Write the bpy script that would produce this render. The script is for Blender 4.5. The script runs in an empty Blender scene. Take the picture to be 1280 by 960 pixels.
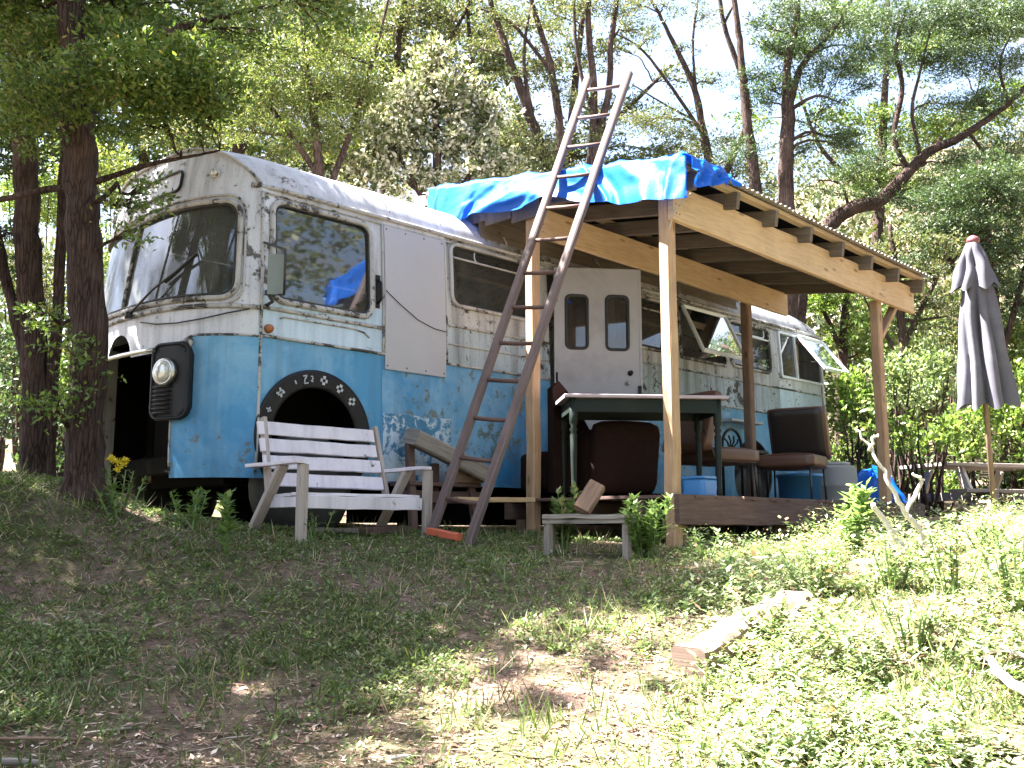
import bpy, bmesh, math, random
import numpy as np
from mathutils import Vector, Matrix

random.seed(7); rng = np.random.default_rng(7)
scn = bpy.context.scene
col = scn.collection
PI = math.pi

# ------------------------------------------------------------------ camera
FPX = 1250.0                                   # focal length in pixels of the 1280 wide photograph
PITCH = math.atan(178 / FPX)
THETA = math.atan(1242 / math.hypot(FPX, 178)) # heading, measured from the bus's long axis
CAM = np.array([-3.891, -6.447, 0.18])
FW = np.array([math.cos(THETA)*math.cos(PITCH), math.sin(THETA)*math.cos(PITCH), math.sin(PITCH)])
RT = np.array([math.sin(THETA), -math.cos(THETA), 0.0])
UP = np.cross(RT, FW)
cd = bpy.data.cameras.new('camera'); cam = bpy.data.objects.new('camera', cd); col.objects.link(cam)
cd.sensor_width = 36.0; cd.lens = 36.0 * FPX / 1280.0
cd.clip_start = 0.05; cd.clip_end = 2000
cam.matrix_world = Matrix(((RT[0], UP[0], -FW[0], CAM[0]), (RT[1], UP[1], -FW[1], CAM[1]), (RT[2], UP[2], -FW[2], CAM[2]), (0, 0, 0, 1)))
scn.camera = cam

# ------------------------------------------------------------------ sky, sun, exposure
SUN_EL = 58.0
SUN_AZ = math.degrees(math.atan2(0.745, -0.667))      # direction towards the sun, in the ground plane (from +X)
world = bpy.data.worlds.new('World'); scn.world = world; world.use_nodes = True
wn = world.node_tree.nodes; wl = world.node_tree.links
for n in list(wn): wn.remove(n)
sky = wn.new('ShaderNodeTexSky'); sky.sky_type = 'NISHITA'; sky.sun_disc = False
sky.sun_elevation = math.radians(SUN_EL); sky.sun_rotation = math.radians(90 - SUN_AZ)
sky.air_density = 1.0; sky.dust_density = 3.0; sky.ozone_density = 1.0
bg = wn.new('ShaderNodeBackground'); bg.inputs[1].default_value = 0.050
wo = wn.new('ShaderNodeOutputWorld')
wtc = wn.new('ShaderNodeTexCoord'); wmp = wn.new('ShaderNodeMapping'); wmp.inputs['Scale'].default_value = (1, 1, 2.2); wl.new(wtc.outputs['Generated'], wmp.inputs[0])
wnz = wn.new('ShaderNodeTexNoise'); wnz.inputs['Scale'].default_value = 3.2; wnz.inputs['Detail'].default_value = 8; wnz.inputs['Roughness'].default_value = .55; wl.new(wmp.outputs[0], wnz.inputs['Vector'])
wrp = wn.new('ShaderNodeValToRGB'); wrp.color_ramp.elements[0].position = .43; wrp.color_ramp.elements[1].position = .58; wl.new(wnz.outputs[0], wrp.inputs[0])
wmx = wn.new('ShaderNodeMix'); wmx.data_type = 'RGBA'; wl.new(wrp.outputs[0], wmx.inputs[0]); wl.new(sky.outputs[0], wmx.inputs[6]); wmx.inputs[7].default_value = (1.75, 1.85, 2.1, 1)   # broken white cloud
wl.new(wmx.outputs[2], bg.inputs[0]); wl.new(bg.outputs[0], wo.inputs[0])
sl = bpy.data.lights.new('sun', 'SUN'); sl.energy = 5.0; sl.angle = math.radians(0.53); sl.color = (1.0, 0.965, 0.91)
sun = bpy.data.objects.new('sun', sl); col.objects.link(sun)
sd = Vector((math.cos(math.radians(SUN_AZ))*math.cos(math.radians(SUN_EL)), math.sin(math.radians(SUN_AZ))*math.cos(math.radians(SUN_EL)), math.sin(math.radians(SUN_EL))))
sun.rotation_euler = sd.to_track_quat('Z', 'Y').to_euler(); sun.location = (-6, 6, 14)
scn.view_settings.view_transform = 'Standard'; scn.view_settings.look = 'None'
scn.view_settings.gamma = 1.0; scn.view_settings.exposure = 3.7
scn.view_settings.use_curve_mapping = False

# ------------------------------------------------------------------ pixel helpers (directions only; depths come from what a thing stands on)
def ray(px, py): return FW + RT*((px-640)/FPX) + UP*((480-py)/FPX)
def at(px, py, dep): return CAM + ray(px, py)*dep
def hit(px, py, ax, val):
    v = ray(px, py); return CAM + v*((val-CAM[ax])/v[ax])

# ------------------------------------------------------------------ scene graph helpers
def link(o, parent=None):
    col.objects.link(o)
    if parent is not None: o.parent = parent
    return o
def tag(o, label=None, cat=None, group=None, kind=None):
    if label: o['label'] = label
    if cat: o['category'] = cat
    if group: o['group'] = group
    if kind: o['kind'] = kind
    return o
def thing(name, loc, label, cat, group=None):
    o = bpy.data.objects.new(name, None); o.empty_display_size = 0.2
    o.location = tuple(float(v) for v in loc); col.objects.link(o)
    return tag(o, label, cat, group)
def base_of(parent):
    b = np.zeros(3); p = parent
    while p is not None:
        b += np.array(p.location); p = p.parent
    return b

def quads_mesh(name, V, F):
    me = bpy.data.meshes.new(name)
    n = len(V); m = len(F); k = F.shape[1]
    me.vertices.add(n); me.vertices.foreach_set('co', np.ascontiguousarray(V, dtype=np.float32).ravel())
    me.loops.add(m*k); me.loops.foreach_set('vertex_index', np.ascontiguousarray(F, dtype=np.int32).ravel())
    me.polygons.add(m); me.polygons.foreach_set('loop_start', np.arange(0, m*k, k, dtype=np.int32))
    me.update(calc_edges=True)
    return me

class MB:
    """collects shapes (world coordinates) that become ONE mesh object"""
    def __init__(s): s.v = []; s.f = []; s.uv = []; s.sm = []
    def add(s, verts, faces, uvs=None, smooth=False):
        o = len(s.v); s.v.extend([tuple(map(float, q)) for q in verts])
        for i, f in enumerate(faces):
            s.f.append([a+o for a in f]); s.sm.append(smooth)
            s.uv.append(uvs[i] if uvs is not None else None)
        return s
    def box(s, c, size, R=None, ch=0.0):
        c = np.array(c, float); hx, hy, hz = [q/2 for q in size]
        P = np.array([(x, y, z) for x in (-hx, hx) for y in (-hy, hy) for z in (-hz, hz)])
        if R is not None: P = P @ np.array(R).T
        P += c
        F = [(0,1,3,2),(4,6,7,5),(0,4,5,1),(2,3,7,6),(0,2,6,4),(1,5,7,3)]
        return s.add(P, F)
    def plank(s, a, b, w, t, up=(0,0,1), seg=6, jit=0.0012, ch=None, twist=0.0):
        """a..b axis, w across, t along 'up'; chamfered, a little uneven; UV u runs along the grain"""
        a = np.array(a, float); b = np.array(b, float); d = b-a; L = np.linalg.norm(d); d /= L
        u = np.array(up, float); u -= d*(u@d); u /= np.linalg.norm(u); r = np.cross(d, u)
        c = ch if ch is not None else min(w, t)*0.12
        hw, ht = w/2, t/2
        sec = [(-hw+c,-ht),(hw-c,-ht),(hw,-ht+c),(hw,ht-c),(hw-c,ht),(-hw+c,ht),(-hw,ht-c),(-hw,-ht+c)]
        per = [0]
        for i in range(8):
            p, q = sec[i], sec[(i+1) % 8]; per.append(per[-1]+math.hypot(q[0]-p[0], q[1]-p[1]))
        ou, ov = random.random()*20, random.random()*20
        V = []; 
        for i in range(seg+1):
            k = i/seg; o = a+d*(L*k) + (r*random.gauss(0, jit) + u*random.gauss(0, jit) if 0 < i < seg else 0)
            for x, y in sec:
                x += random.gauss(0, jit*.35); y += random.gauss(0, jit*.35)
                V.append(o + r*x + u*y)
        F = []; U = []
        for i in range(seg):
            for j in range(8):
                j2 = (j+1) % 8
                F.append((i*8+j, i*8+j2, (i+1)*8+j2, (i+1)*8+j))
                u0, u1 = ou+L*i/seg, ou+L*(i+1)/seg
                U.append(((u0, ov+per[j]), (u0, ov+per[j+1]), (u1, ov+per[j+1]), (u1, ov+per[j])))
        e = seg*8
        F.append(tuple(range(7, -1, -1))); U.append([(ou+x*.3, ov+y) for x, y in sec[::-1]])
        F.append(tuple(range(e, e+8))); U.append([(ou+5+x*.3, ov+y) for x, y in sec])
        return s.add(V, F, U)
    def tube(s, pts, rads, n=8, cap=True, rough=0.0, closed=False):
        P = [np.array(p, float) for p in pts]; m = len(P)
        if not hasattr(rads, '__len__'): rads = [rads]*m
        T = []
        for i in range(m):
            if closed: t = P[(i+1) % m]-P[i-1]
            else: t = P[min(i+1, m-1)]-P[max(i-1, 0)]
            T.append(t/(np.linalg.norm(t)+1e-9))
        ref = np.array((0, 0, 1.)) if abs(T[0][2]) < .9 else np.array((1., 0, 0))
        nrm = ref - T[0]*(ref@T[0]); nrm /= np.linalg.norm(nrm)
        V = []; L = 0; Ls = []
        for i in range(m):
            nrm = nrm - T[i]*(nrm@T[i]); nrm /= (np.linalg.norm(nrm)+1e-9); bn = np.cross(T[i], nrm)
            if i: L += np.linalg.norm(P[i]-P[i-1])
            Ls.append(L)
            for j in range(n):
                a = 2*PI*j/n; rr = rads[i]*(1+random.uniform(-rough, rough))
                V.append(P[i]+(nrm*math.cos(a)+bn*math.sin(a))*rr)
        F = []; U = []; r0 = max(rads)*2*PI/n; ou = random.random()*20
        for i in range(m if closed else m-1):
            i2 = (i+1) % m
            for j in range(n):
                j2 = (j+1) % n
                F.append((i*n+j, i*n+j2, i2*n+j2, i2*n+j))
                U.append(((ou+Ls[i], j*r0), (ou+Ls[i], (j+1)*r0), (ou+Ls[i2], (j+1)*r0), (ou+Ls[i2], j*r0)))
        s.add(V, F, U, True)
        if cap and not closed:
            o = len(s.v)-len(V)
            s.f.append([o+j for j in range(n-1, -1, -1)]); s.uv.append(None); s.sm.append(False)
            s.f.append([o+(m-1)*n+j for j in range(n)]); s.uv.append(None); s.sm.append(False)
        return s
    def lathe(s, prof, c, n=16, axis=None):
        """prof: (r, h) list; axis maps local (x,y,z) to world when given (3x3)"""
        c = np.array(c, float); V = []
        for r, h in prof:
            for j in range(n):
                q = np.array((r*math.cos(2*PI*j/n), r*math.sin(2*PI*j/n), h))
                V.append(c + (np.array(axis) @ q if axis is not None else q))
        F = []
        for i in range(len(prof)-1):
            for j in range(n):
                j2 = (j+1) % n; F.append((i*n+j, i*n+j2, (i+1)*n+j2, (i+1)*n+j))
        s.add(V, F, None, True)
        o = len(s.v)-len(V)
        if prof[0][0] > 1e-4: s.f.append([o+j for j in range(n-1, -1, -1)]); s.uv.append(None); s.sm.append(False)
        if prof[-1][0] > 1e-4: s.f.append([o+(len(prof)-1)*n+j for j in range(n)]); s.uv.append(None); s.sm.append(False)
        return s
    def prism(s, poly, d):
        """poly: world points of one face, d: extrusion vector"""
        P = [np.array(p, float) for p in poly]; n = len(P); d = np.array(d, float)
        V = P+[p+d for p in P]
        F = [tuple(range(n-1, -1, -1)), tuple(range(n, 2*n))]+[(j, (j+1) % n, n+(j+1) % n, n+j) for j in range(n)]
        return s.add(V, F)
    def build(s, name, mat, parent=None, smooth=None):
        b = base_of(parent)
        me = bpy.data.meshes.new(name)
        me.from_pydata([(x-b[0], y-b[1], z-b[2]) for x, y, z in s.v], [], s.f)
        if any(u is not None for u in s.uv):
            lay = me.uv_layers.new(name='UVMap'); k = 0; buf = []
            for f, u in zip(s.f, s.uv):
                if u is None: buf.extend([0.0, 0.0]*len(f))
                else:
                    for q in u: buf.extend(q)
            lay.data.foreach_set('uv', buf)
        me.polygons.foreach_set('use_smooth', [bool(q) if smooth is None else smooth for q in s.sm])
        me.materials.append(mat)
        o = bpy.data.objects.new(name, me)
        return link(o, parent)

def catmull(pts, k=5):
    P = [np.array(p, float) for p in pts]; out = []
    Q = [2*P[0]-P[1]]+P+[2*P[-1]-P[-2]]
    for i in range(1, len(Q)-2):
        a, b, c, d = Q[i-1], Q[i], Q[i+1], Q[i+2]
        for j in range(k):
            t = j/k
            out.append(0.5*((2*b)+(c-a)*t+(2*a-5*b+4*c-d)*t*t+(3*b-a-3*c+d)*t**3))
    out.append(P[-1]); return out

# value noise for scattering
_tab = rng.random((64, 64))
def vnoise(x, y):
    x = np.asarray(x, float); y = np.asarray(y, float)
    xi = np.floor(x).astype(int); yi = np.floor(y).astype(int); fx = x-xi; fy = y-yi
    fx = fx*fx*(3-2*fx); fy = fy*fy*(3-2*fy)
    g = lambda a, b: _tab[a % 64, b % 64]
    return (g(xi, yi)*(1-fx)+g(xi+1, yi)*fx)*(1-fy)+(g(xi, yi+1)*(1-fx)+g(xi+1, yi+1)*fx)*fy
def fbm(x, y, o=3):
    s = 0; a = 0.5; t = 0
    for i in range(o): s = s+a*vnoise(np.asarray(x)*2**i+17*i, np.asarray(y)*2**i+9*i); t += a; a *= .5
    return s/t

# ------------------------------------------------------------------ materials
class NT:
    def __init__(s, name):
        s.m = bpy.data.materials.new(name); s.m.use_nodes = True
        s.n = s.m.node_tree.nodes; s.l = s.m.node_tree.links
        for q in list(s.n): s.n.remove(q)
        s.out = s.n.new('ShaderNodeOutputMaterial')
    def new(s, t): return s.n.new(t)
    def set(s, sock, v):
        if hasattr(v, 'is_linked') or isinstance(v, bpy.types.NodeSocket): s.l.new(v, sock)
        elif isinstance(v, (tuple, list)) and len(v) == 3 and sock.type == 'RGBA': sock.default_value = (*v, 1)
        else: sock.default_value = v
    def coord(s, kind='Object', scale=(1, 1, 1), rot=(0, 0, 0)):
        t = s.new('ShaderNodeTexCoord'); m = s.new('ShaderNodeMapping'); s.l.new(t.outputs[kind], m.inputs[0])
        m.inputs['Scale'].default_value = scale; m.inputs['Rotation'].default_value = rot
        return m.outputs[0]
    def noise(s, vec, scale, detail=5, rough=.6, dist=0.0):
        n = s.new('ShaderNodeTexNoise'); s.l.new(vec, n.inputs['Vector'])
        n.inputs['Scale'].default_value = scale; n.inputs['Detail'].default_value = detail
        n.inputs['Roughness'].default_value = rough; n.inputs['Distortion'].default_value = dist
        return n.outputs[0]
    def ramp(s, fac, stops, interp='LINEAR'):
        r = s.new('ShaderNodeValToRGB'); s.l.new(fac, r.inputs[0]); r.color_ramp.interpolation = interp
        e = r.color_ramp.elements
        while len(e) < len(stops): e.new(0.5)
        for q, (p, c) in zip(e, stops):
            q.position = p; q.color = (*c, 1) if isinstance(c, tuple) else (c, c, c, 1)
        return r.outputs[0]
    def mix(s, fac, a, b, mode='MIX'):
        m = s.new('ShaderNodeMix'); m.data_type = 'RGBA'; m.blend_type = mode
        s.set(m.inputs[0], fac); s.set(m.inputs[6], a); s.set(m.inputs[7], b); return m.outputs[2]
    def math(s, op, a, b=0.5):
        m = s.new('ShaderNodeMath'); m.operation = op; s.set(m.inputs[0], a); s.set(m.inputs[1], b); return m.outputs[0]
    def bump(s, h, strength=.3, dist=.01):
        b = s.new('ShaderNodeBump'); b.inputs['Strength'].default_value = strength; b.inputs['Distance'].default_value = dist
        s.l.new(h, b.inputs['Height']); return b.outputs[0]
    def bsdf(s, color, rough=.6, metal=0.0, normal=None, spec=0.5, finish=True, **kw):
        p = s.new('ShaderNodeBsdfPrincipled')
        s.set(p.inputs['Base Color'], color); s.set(p.inputs['Roughness'], rough); s.set(p.inputs['Metallic'], metal)
        p.inputs['Specular IOR Level'].default_value = spec
        if normal is not None: s.l.new(normal, p.inputs['Normal'])
        for k, v in kw.items(): s.set(p.inputs[k], v)
        if finish: s.l.new(p.outputs[0], s.out.inputs[0])
        return p.outputs[0]

def m_paint(name, c, faded, under, wear=.5, grime=.35, rough=.5, seed=0.0, chip=.60):
    t = NT(name); v = t.coord('Object'); m = v.node; m.inputs['Location'].default_value = (seed, seed*1.7, seed*.3)
    n1 = t.noise(v, 1.6, 8, .65, .3); f1 = t.ramp(n1, [(.42, 0.0), (.72, 1.0)])
    c1 = t.mix(t.math('MULTIPLY', f1, wear), c, faded)
    n2 = t.noise(v, 9, 9, .72, .4); n3 = t.noise(v, 1.1, 3, .5)
    chips = t.ramp(t.math('ADD', t.math('MULTIPLY', n2, .65), t.math('MULTIPLY', n3, .35)), [(chip-.02, 0.0), (chip+.015, 1.0)])
    n4 = t.noise(v, 22, 5, .6); uc = t.mix(n4, under, tuple(x*.45 for x in under))
    c2 = t.mix(chips, c1, uc)
    vs = t.coord('Object', (7, 7, .45)); st = t.ramp(t.noise(vs, 1.4, 7, .65), [(.45, 0.0), (.75, 1.0)])
    c3 = t.mix(t.math('MULTIPLY', st, grime), c2, (.035, .032, .026))
    sp = t.ramp(t.noise(v, 55, 4, .7), [(.60, 0.0), (.70, 1.0)])
    c4 = t.mix(t.math('MULTIPLY', sp, grime), c3, (.05, .045, .035))
    h = t.math('SUBTRACT', t.math('MULTIPLY', n2, .3), chips)
    t.bsdf(c4, rough, 0, t.bump(h, .35, .004)); return t.m

def m_wood(name, c1, c2, dark, rough=.75, knots=True, weather=0.0, scale=1.0):
    t = NT(name); v = t.coord('UV', (1.6*scale, 26*scale, 1)); v2 = t.coord('UV', (3.0, 9, 1))
    g = t.noise(v, 1.5, 6, .62, .8)
    c = t.mix(t.ramp(g, [(.3, 0.0), (.7, 1.0)]), c1, c2)
    f = t.noise(t.coord('UV', (4, 120, 1)), 1.2, 4, .6)
    c = t.mix(t.math('MULTIPLY', t.ramp(f, [(.52, 0.0), (.68, 1.0)]), .55), c, dark)
    if knots:
        vo = t.new('ShaderNodeTexVoronoi'); t.l.new(v2, vo.inputs['Vector']); vo.inputs['Scale'].default_value = .9
        k = t.ramp(vo.outputs['Distance'], [(.06, 1.0), (.17, 0.0)])
        c = t.mix(t.math('MULTIPLY', k, .9), c, dark)
    s = t.ramp(t.noise(t.coord('Object'), 2.2, 5, .6), [(.45, 0.0), (.75, 1.0)])
    c = t.mix(t.math('MULTIPLY', s, .25+weather), c, tuple(x*.5 for x in c2))
    t.bsdf(c, rough, 0, t.bump(t.math('ADD', g, f), .35, .003), spec=.3); return t.m

def m_plain(name, c, rough=.6, metal=0.0, var=.3, scale=8.0, dirt=(.05, .045, .035), dirtamt=.3, bump=.15, spec=.5):
    t = NT(name); v = t.coord('Object'); n = t.noise(v, scale, 6, .65)
    cc = t.mix(t.math('MULTIPLY', t.ramp(n, [(.3, 0.0), (.75, 1.0)]), var), c, tuple(x*.55 for x in c))
    d = t.ramp(t.noise(v, scale*.35, 7, .7, .5), [(.52, 0.0), (.72, 1.0)])
    cc = t.mix(t.math('MULTIPLY', d, dirtamt), cc, dirt)
    t.bsdf(cc, rough, metal, t.bump(n, bump, .004), spec=spec); return t.m

def m_leaf(name, stops, rough=.45, trans=.45, spec=.5):
    """stops: (pos, colour) over a random value per leaf"""
    t = NT(name); g = t.new('ShaderNodeNewGeometry')
    c = t.ramp(g.outputs['Random Per Island'], stops)
    ob = t.new('ShaderNodeObjectInfo')
    n = t.noise(t.coord('Object'), .9, 3, .5)
    c = t.mix(t.math('MULTIPLY', t.ramp(n, [(.35, 0.0), (.7, 1.0)]), .4), c, t.mix(1.0, c, (.75, .7, .55), 'MULTIPLY'))
    p = t.bsdf(c, rough, 0, None, spec, finish=False)
    tr = t.new('ShaderNodeBsdfTranslucent'); t.set(tr.inputs[0], t.mix(1.0, c, (1.12, 1.15, .72), 'MULTIPLY'))
    mx = t.new('ShaderNodeMixShader'); mx.inputs[0].default_value = trans
    t.l.new(p, mx.inputs[1]); t.l.new(tr.outputs[0], mx.inputs[2]); t.l.new(mx.outputs[0], t.out.inputs[0]); return t.m

def m_glass(name, dirt=.25, tint=(.55, .6, .58), dirtcol=(.32, .33, .29), scale=3.0, rough=.03, thru=.75):
    t = NT(name); v = t.coord('Object'); vs = t.coord('Object', (1, 1, .25))
    d = t.math('ADD', t.math('MULTIPLY', t.noise(v, scale, 7, .7), .5), t.math('MULTIPLY', t.noise(vs, scale*2.2, 6, .65), .5))
    d = t.math('MULTIPLY', t.ramp(d, [(.36, .25), (.66, 1.0)]), dirt)
    tr = t.new('ShaderNodeBsdfTransparent'); tr.inputs[0].default_value = (*[x*thru for x in tint], 1)
    gl = t.new('ShaderNodeBsdfGlossy'); gl.inputs['Roughness'].default_value = rough; gl.inputs[0].default_value = (.95, .97, 1, 1)
    fr = t.new('ShaderNodeFresnel'); fr.inputs[0].default_value = 1.62
    m1 = t.new('ShaderNodeMixShader'); t.l.new(t.math('ADD', fr.outputs[0], .06), m1.inputs[0]); t.l.new(tr.outputs[0], m1.inputs[1]); t.l.new(gl.outputs[0], m1.inputs[2])
    df = t.new('ShaderNodeBsdfDiffuse'); df.inputs[0].default_value = (*dirtcol, 1)
    m2 = t.new('ShaderNodeMixShader'); t.l.new(d, m2.inputs[0]); t.l.new(m1.outputs[0], m2.inputs[1]); t.l.new(df.outputs[0], m2.inputs[2])
    t.l.new(m2.outputs[0], t.out.inputs[0]); return t.m

def m_bark(name, c1, c2):
    t = NT(name); v = t.coord('Object', (1, 1, .13)); n = t.noise(v, 22, 8, .72, 1.2); n2 = t.noise(t.coord('Object'), 2.5, 5, .6)
    vo = t.new('ShaderNodeTexVoronoi'); vo.feature = 'DISTANCE_TO_EDGE'; t.l.new(t.coord('Object', (1, 1, .05)), vo.inputs['Vector']); vo.inputs['Scale'].default_value = 44
    cr = t.ramp(vo.outputs['Distance'], [(.0, 0.0), (.16, 1.0)])
    h = t.math('ADD', t.math('MULTIPLY', n, .9), t.math('MULTIPLY', cr, .25))
    c = t.mix(t.ramp(h, [(.40, 0.0), (.85, 1.0)]), c1, c2); c = t.mix(t.math('MULTIPLY', t.ramp(n2, [(.5, 0.0), (.75, 1.0)]), .6), c, tuple(x*2.0 for x in c2))
    t.bsdf(c, .9, 0, t.bump(h, 1.0, .05), spec=.12); return t.m

def m_ground():
    t = NT('earth'); v = t.coord('Object')
    n = t.noise(v, 1.3, 8, .7, .4); n2 = t.noise(v, 14, 7, .7); n3 = t.noise(v, 60, 5, .7); g = t.noise(v, .55, 5, .6)
    c = t.mix(t.ramp(n2, [(.3, 0.0), (.7, 1.0)]), (.06, .038, .03), (.25, .17, .135))
    c = t.mix(t.math('MULTIPLY', t.ramp(n3, [(.5, 0.0), (.7, 1.0)]), .6), c, (.38, .275, .22))
    c = t.mix(t.math('MULTIPLY', t.ramp(n, [(.42, 0.0), (.62, 1.0)]), .75), c, (.055, .075, .022))
    c = t.mix(t.math('MULTIPLY', t.ramp(g, [(.5, 0.0), (.7, 1.0)]), .4), c, (.05, .045, .025))
    t.bsdf(c, .95, 0, t.bump(t.math('ADD', n2, t.math('MULTIPLY', n3, .5)), .8, .03), spec=.15); return t.m

MT = {}
MT['earth'] = m_ground()
MT['blue'] = m_paint('bus_blue_paint', (.06, .27, .49), (.25, .46, .62), (.20, .23, .22), 1.0, .32, .55, 0.0, .585)
MT['blue_worn'] = m_paint('bus_worn_blue_paint', (.05, .25, .48), (.30, .47, .60), (.16, .22, .20), 1.0, .25, .5, 3.3, .57)
MT['pale'] = m_paint('bus_pale_band_paint', (.46, .60, .72), (.64, .71, .78), (.15, .16, .15), .8, .34, .5, 5.1, .60)
MT['white'] = m_paint('bus_white_paint', (.57, .58, .62), (.70, .71, .77), (.13, .115, .10), .8, .55, .55, 1.0, .585)
MT['roofpaint'] = m_paint('bus_roof_paint', (.47, .46, .48), (.60, .59, .63), (.18, .14, .115), .9, .5, .55, 8.0, .585)
MT['mould'] = m_paint('moulding_paint', (.42, .40, .38), (.55, .54, .52), (.06, .05, .04), .7, .55, .5, 2.0, .54)
MT['rubber'] = m_plain('black_rubber', (.028, .028, .027), .6, 0, .4, 20, (.10, .09, .08), .25)
MT['black'] = m_plain('flat_black_paint', (.010, .0105, .012), .5, 0, .4, 6, (.05, .045, .04), .3, spec=.3)
MT['void'] = m_plain('shade_black', (.004, .0038, .0035), .9, 0, .4, 9, (.010, .007, .005), .4, spec=.1)  # near black: the dark of hollows put into the colour
MT['chrome'] = m_plain('dull_chrome', (.55, .55, .53), .3, .9, .3, 14, (.12, .09, .06), .3)
MT['galv'] = m_plain('galvanised_iron', (.55, .56, .57), .42, .8, .25, 4, (.22, .15, .10), .22)
MT['alu'] = m_plain('white_window_frame', (.70, .74, .78), .45, .1, .15, 9, (.25, .24, .22), .25)
MT['lens'] = m_plain('headlamp_glass', (.62, .62, .56), .12, .35, .3, 20, (.2, .18, .14), .3)
MT['glass'] = m_glass('dirty_window_glass', .16, thru=.5)
MT['dark_glass'] = m_glass('dark_door_glass', .10, thru=.12)
MT['white_grimy'] = m_paint('mouldy_white_paint', (.47, .47, .47), (.36, .35, .33), (.045, .038, .03), .8, .8, .65, 6.0, .575)
MT['pale_grimy'] = m_paint('mouldy_pale_paint', (.40, .48, .54), (.28, .31, .32), (.04, .036, .03), .8, .8, .65, 9.0, .575)
MT['wind'] = m_glass('dusty_windscreen_glass', .34, (.5, .55, .54), (.26, .27, .25), 2.2, thru=.6)
MT['clear'] = m_glass('dark_sash_glass', .06, (.5, .55, .58), thru=.45)
MT['hardboard'] = m_plain('hardboard', (.40, .395, .425), .6, 0, .2, 2.5, (.43, .36, .335), .7, .05)  # pinkish blotches paint a reflected tint into the board
MT['door'] = m_plain('faded_door_paint', (.39, .38, .39), .55, 0, .3, 3.5, (.18, .165, .155), .5, .06)
MT['print'] = m_plain('whitewash', (.52, .53, .54), .8, 0, .5, 30, (.05, .05, .05), .5)
MT['pine'] = m_wood('new_pine', (.60, .43, .25), (.50, .33, .17), (.22, .12, .055), .65, True, .1)
MT['postwood'] = m_wood('sawn_post_wood', (.52, .35, .21), (.36, .22, .13), (.16, .09, .05), .8, True, .2)
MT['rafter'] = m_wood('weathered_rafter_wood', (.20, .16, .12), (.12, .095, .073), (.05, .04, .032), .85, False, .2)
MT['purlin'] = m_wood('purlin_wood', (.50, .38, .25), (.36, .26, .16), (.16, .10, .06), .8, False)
MT['deck'] = m_wood('deck_wood', (.165, .105, .088), (.095, .058, .05), (.05, .03, .025), .8, True, .2)
MT['grey_wood'] = m_wood('grey_weathered_wood', (.34, .30, .265), (.20, .17, .15), (.07, .055, .045), .85, True, .2)
MT['brown_wood'] = m_wood('brown_rough_wood', (.30, .20, .14), (.19, .12, .085), (.07, .045, .03), .85, True, .2)
MT['ladder'] = m_wood('ladder_wood', (.165, .125, .118), (.095, .066, .062), (.035, .023, .021), .8, False, .15)
MT['rung'] = m_wood('rung_wood', (.14, .08, .066), (.08, .046, .038), (.05, .03, .025), .7, False)
MT['red'] = m_plain('faded_red_paint', (.55, .12, .06), .6, 0, .3, 12, (.3, .2, .15), .3)
MT['bench'] = m_paint('bench_white_paint', (.66, .61, .66), (.76, .71, .76), (.17, .13, .11), .7, .30, .6, 4.0, .615)
MT['bench_leg'] = m_wood('bench_leg_wood', (.46, .40, .36), (.34, .28, .25), (.13, .10, .08), .85, False)
MT['green_paint'] = m_plain('dark_green_paint', (.008, .015, .012), .55, 0, .35, 10, (.04, .035, .03), .3, spec=.25)
MT['table_edge'] = m_plain('table_top_laminate', (.42, .34, .37), .35, 0, .2, 6, (.2, .16, .15), .25, .04)
MT['vinyl'] = m_plain('brown_vinyl', (.12, .058, .038), .38, 0, .4, 7, (.07, .04, .03), .4, .2)
MT['vinyl_dark'] = m_plain('dark_brown_vinyl', (.022, .015, .013), .42, 0, .4, 7, (.07, .05, .04), .3, .2)
MT['brown_fab'] = m_plain('dark_brown_upholstery', (.020, .010, .008), .9, 0, .5, 25, (.03, .018, .014), .3, .5, .1)
MT['steel'] = m_plain('dark_steel_tube', (.05, .05, .05), .4, .6, .3, 15, (.15, .08, .05), .3)
MT['bluetub'] = m_plain('blue_plastic', (.07, .27, .60), .4, 0, .2, 5, (.25, .25, .25), .25, .05)
MT['greytub'] = m_plain('grey_plastic', (.30, .30, .31), .5, 0, .25, 5, (.2, .19, .17), .35, .05)
MT['umb'] = m_plain('grey_umbrella_cloth', (.115, .11, .135), .9, 0, .35, 4, (.25, .25, .29), .35, .25, .1)
MT['bleached'] = m_wood('bleached_wood', (.62, .57, .51), (.46, .40, .36), (.22, .17, .14), .85, False)
MT['sleeper'] = m_wood('old_sleeper_wood', (.27, .20, .165), (.13, .085, .068), (.03, .019, .015), .9, True, .3, .6)
MT['bark'] = m_bark('stringy_bark', (.030, .020, .017), (.115, .078, .066))
MT['bark_grey'] = m_bark('grey_bark', (.07, .058, .052), (.17, .145, .13))
t = NT('blue_tarpaulin'); v = t.coord('Object'); n = t.noise(v, 6, 6, .65)
c = t.mix(n, (.002, .075, .45), (.008, .15, .62)); d = t.ramp(t.noise(v, 2.6, 6, .65, .6), [(.62, 0.0), (.74, 1.0)]); c = t.mix(t.math('MULTIPLY', d, .3), c, (.42, .50, .60))
wv = t.noise(t.coord('Object', (1, 1, 1)), 130, 2, .5)
p = t.bsdf(c, .45, 0, t.bump(t.math('ADD', n, t.math('MULTIPLY', wv, .15)), .35, .02), .25, finish=False)
tr = t.new('ShaderNodeBsdfTranslucent'); t.set(tr.inputs[0], t.mix(1.0, c, (.9, 1.0, 1.1), 'MULTIPLY'))
mx = t.new('ShaderNodeMixShader'); mx.inputs[0].default_value = .18; t.l.new(p, mx.inputs[1]); t.l.new(tr.outputs[0], mx.inputs[2]); t.l.new(mx.outputs[0], t.out.inputs[0])
MT['tarp'] = t.m

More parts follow.
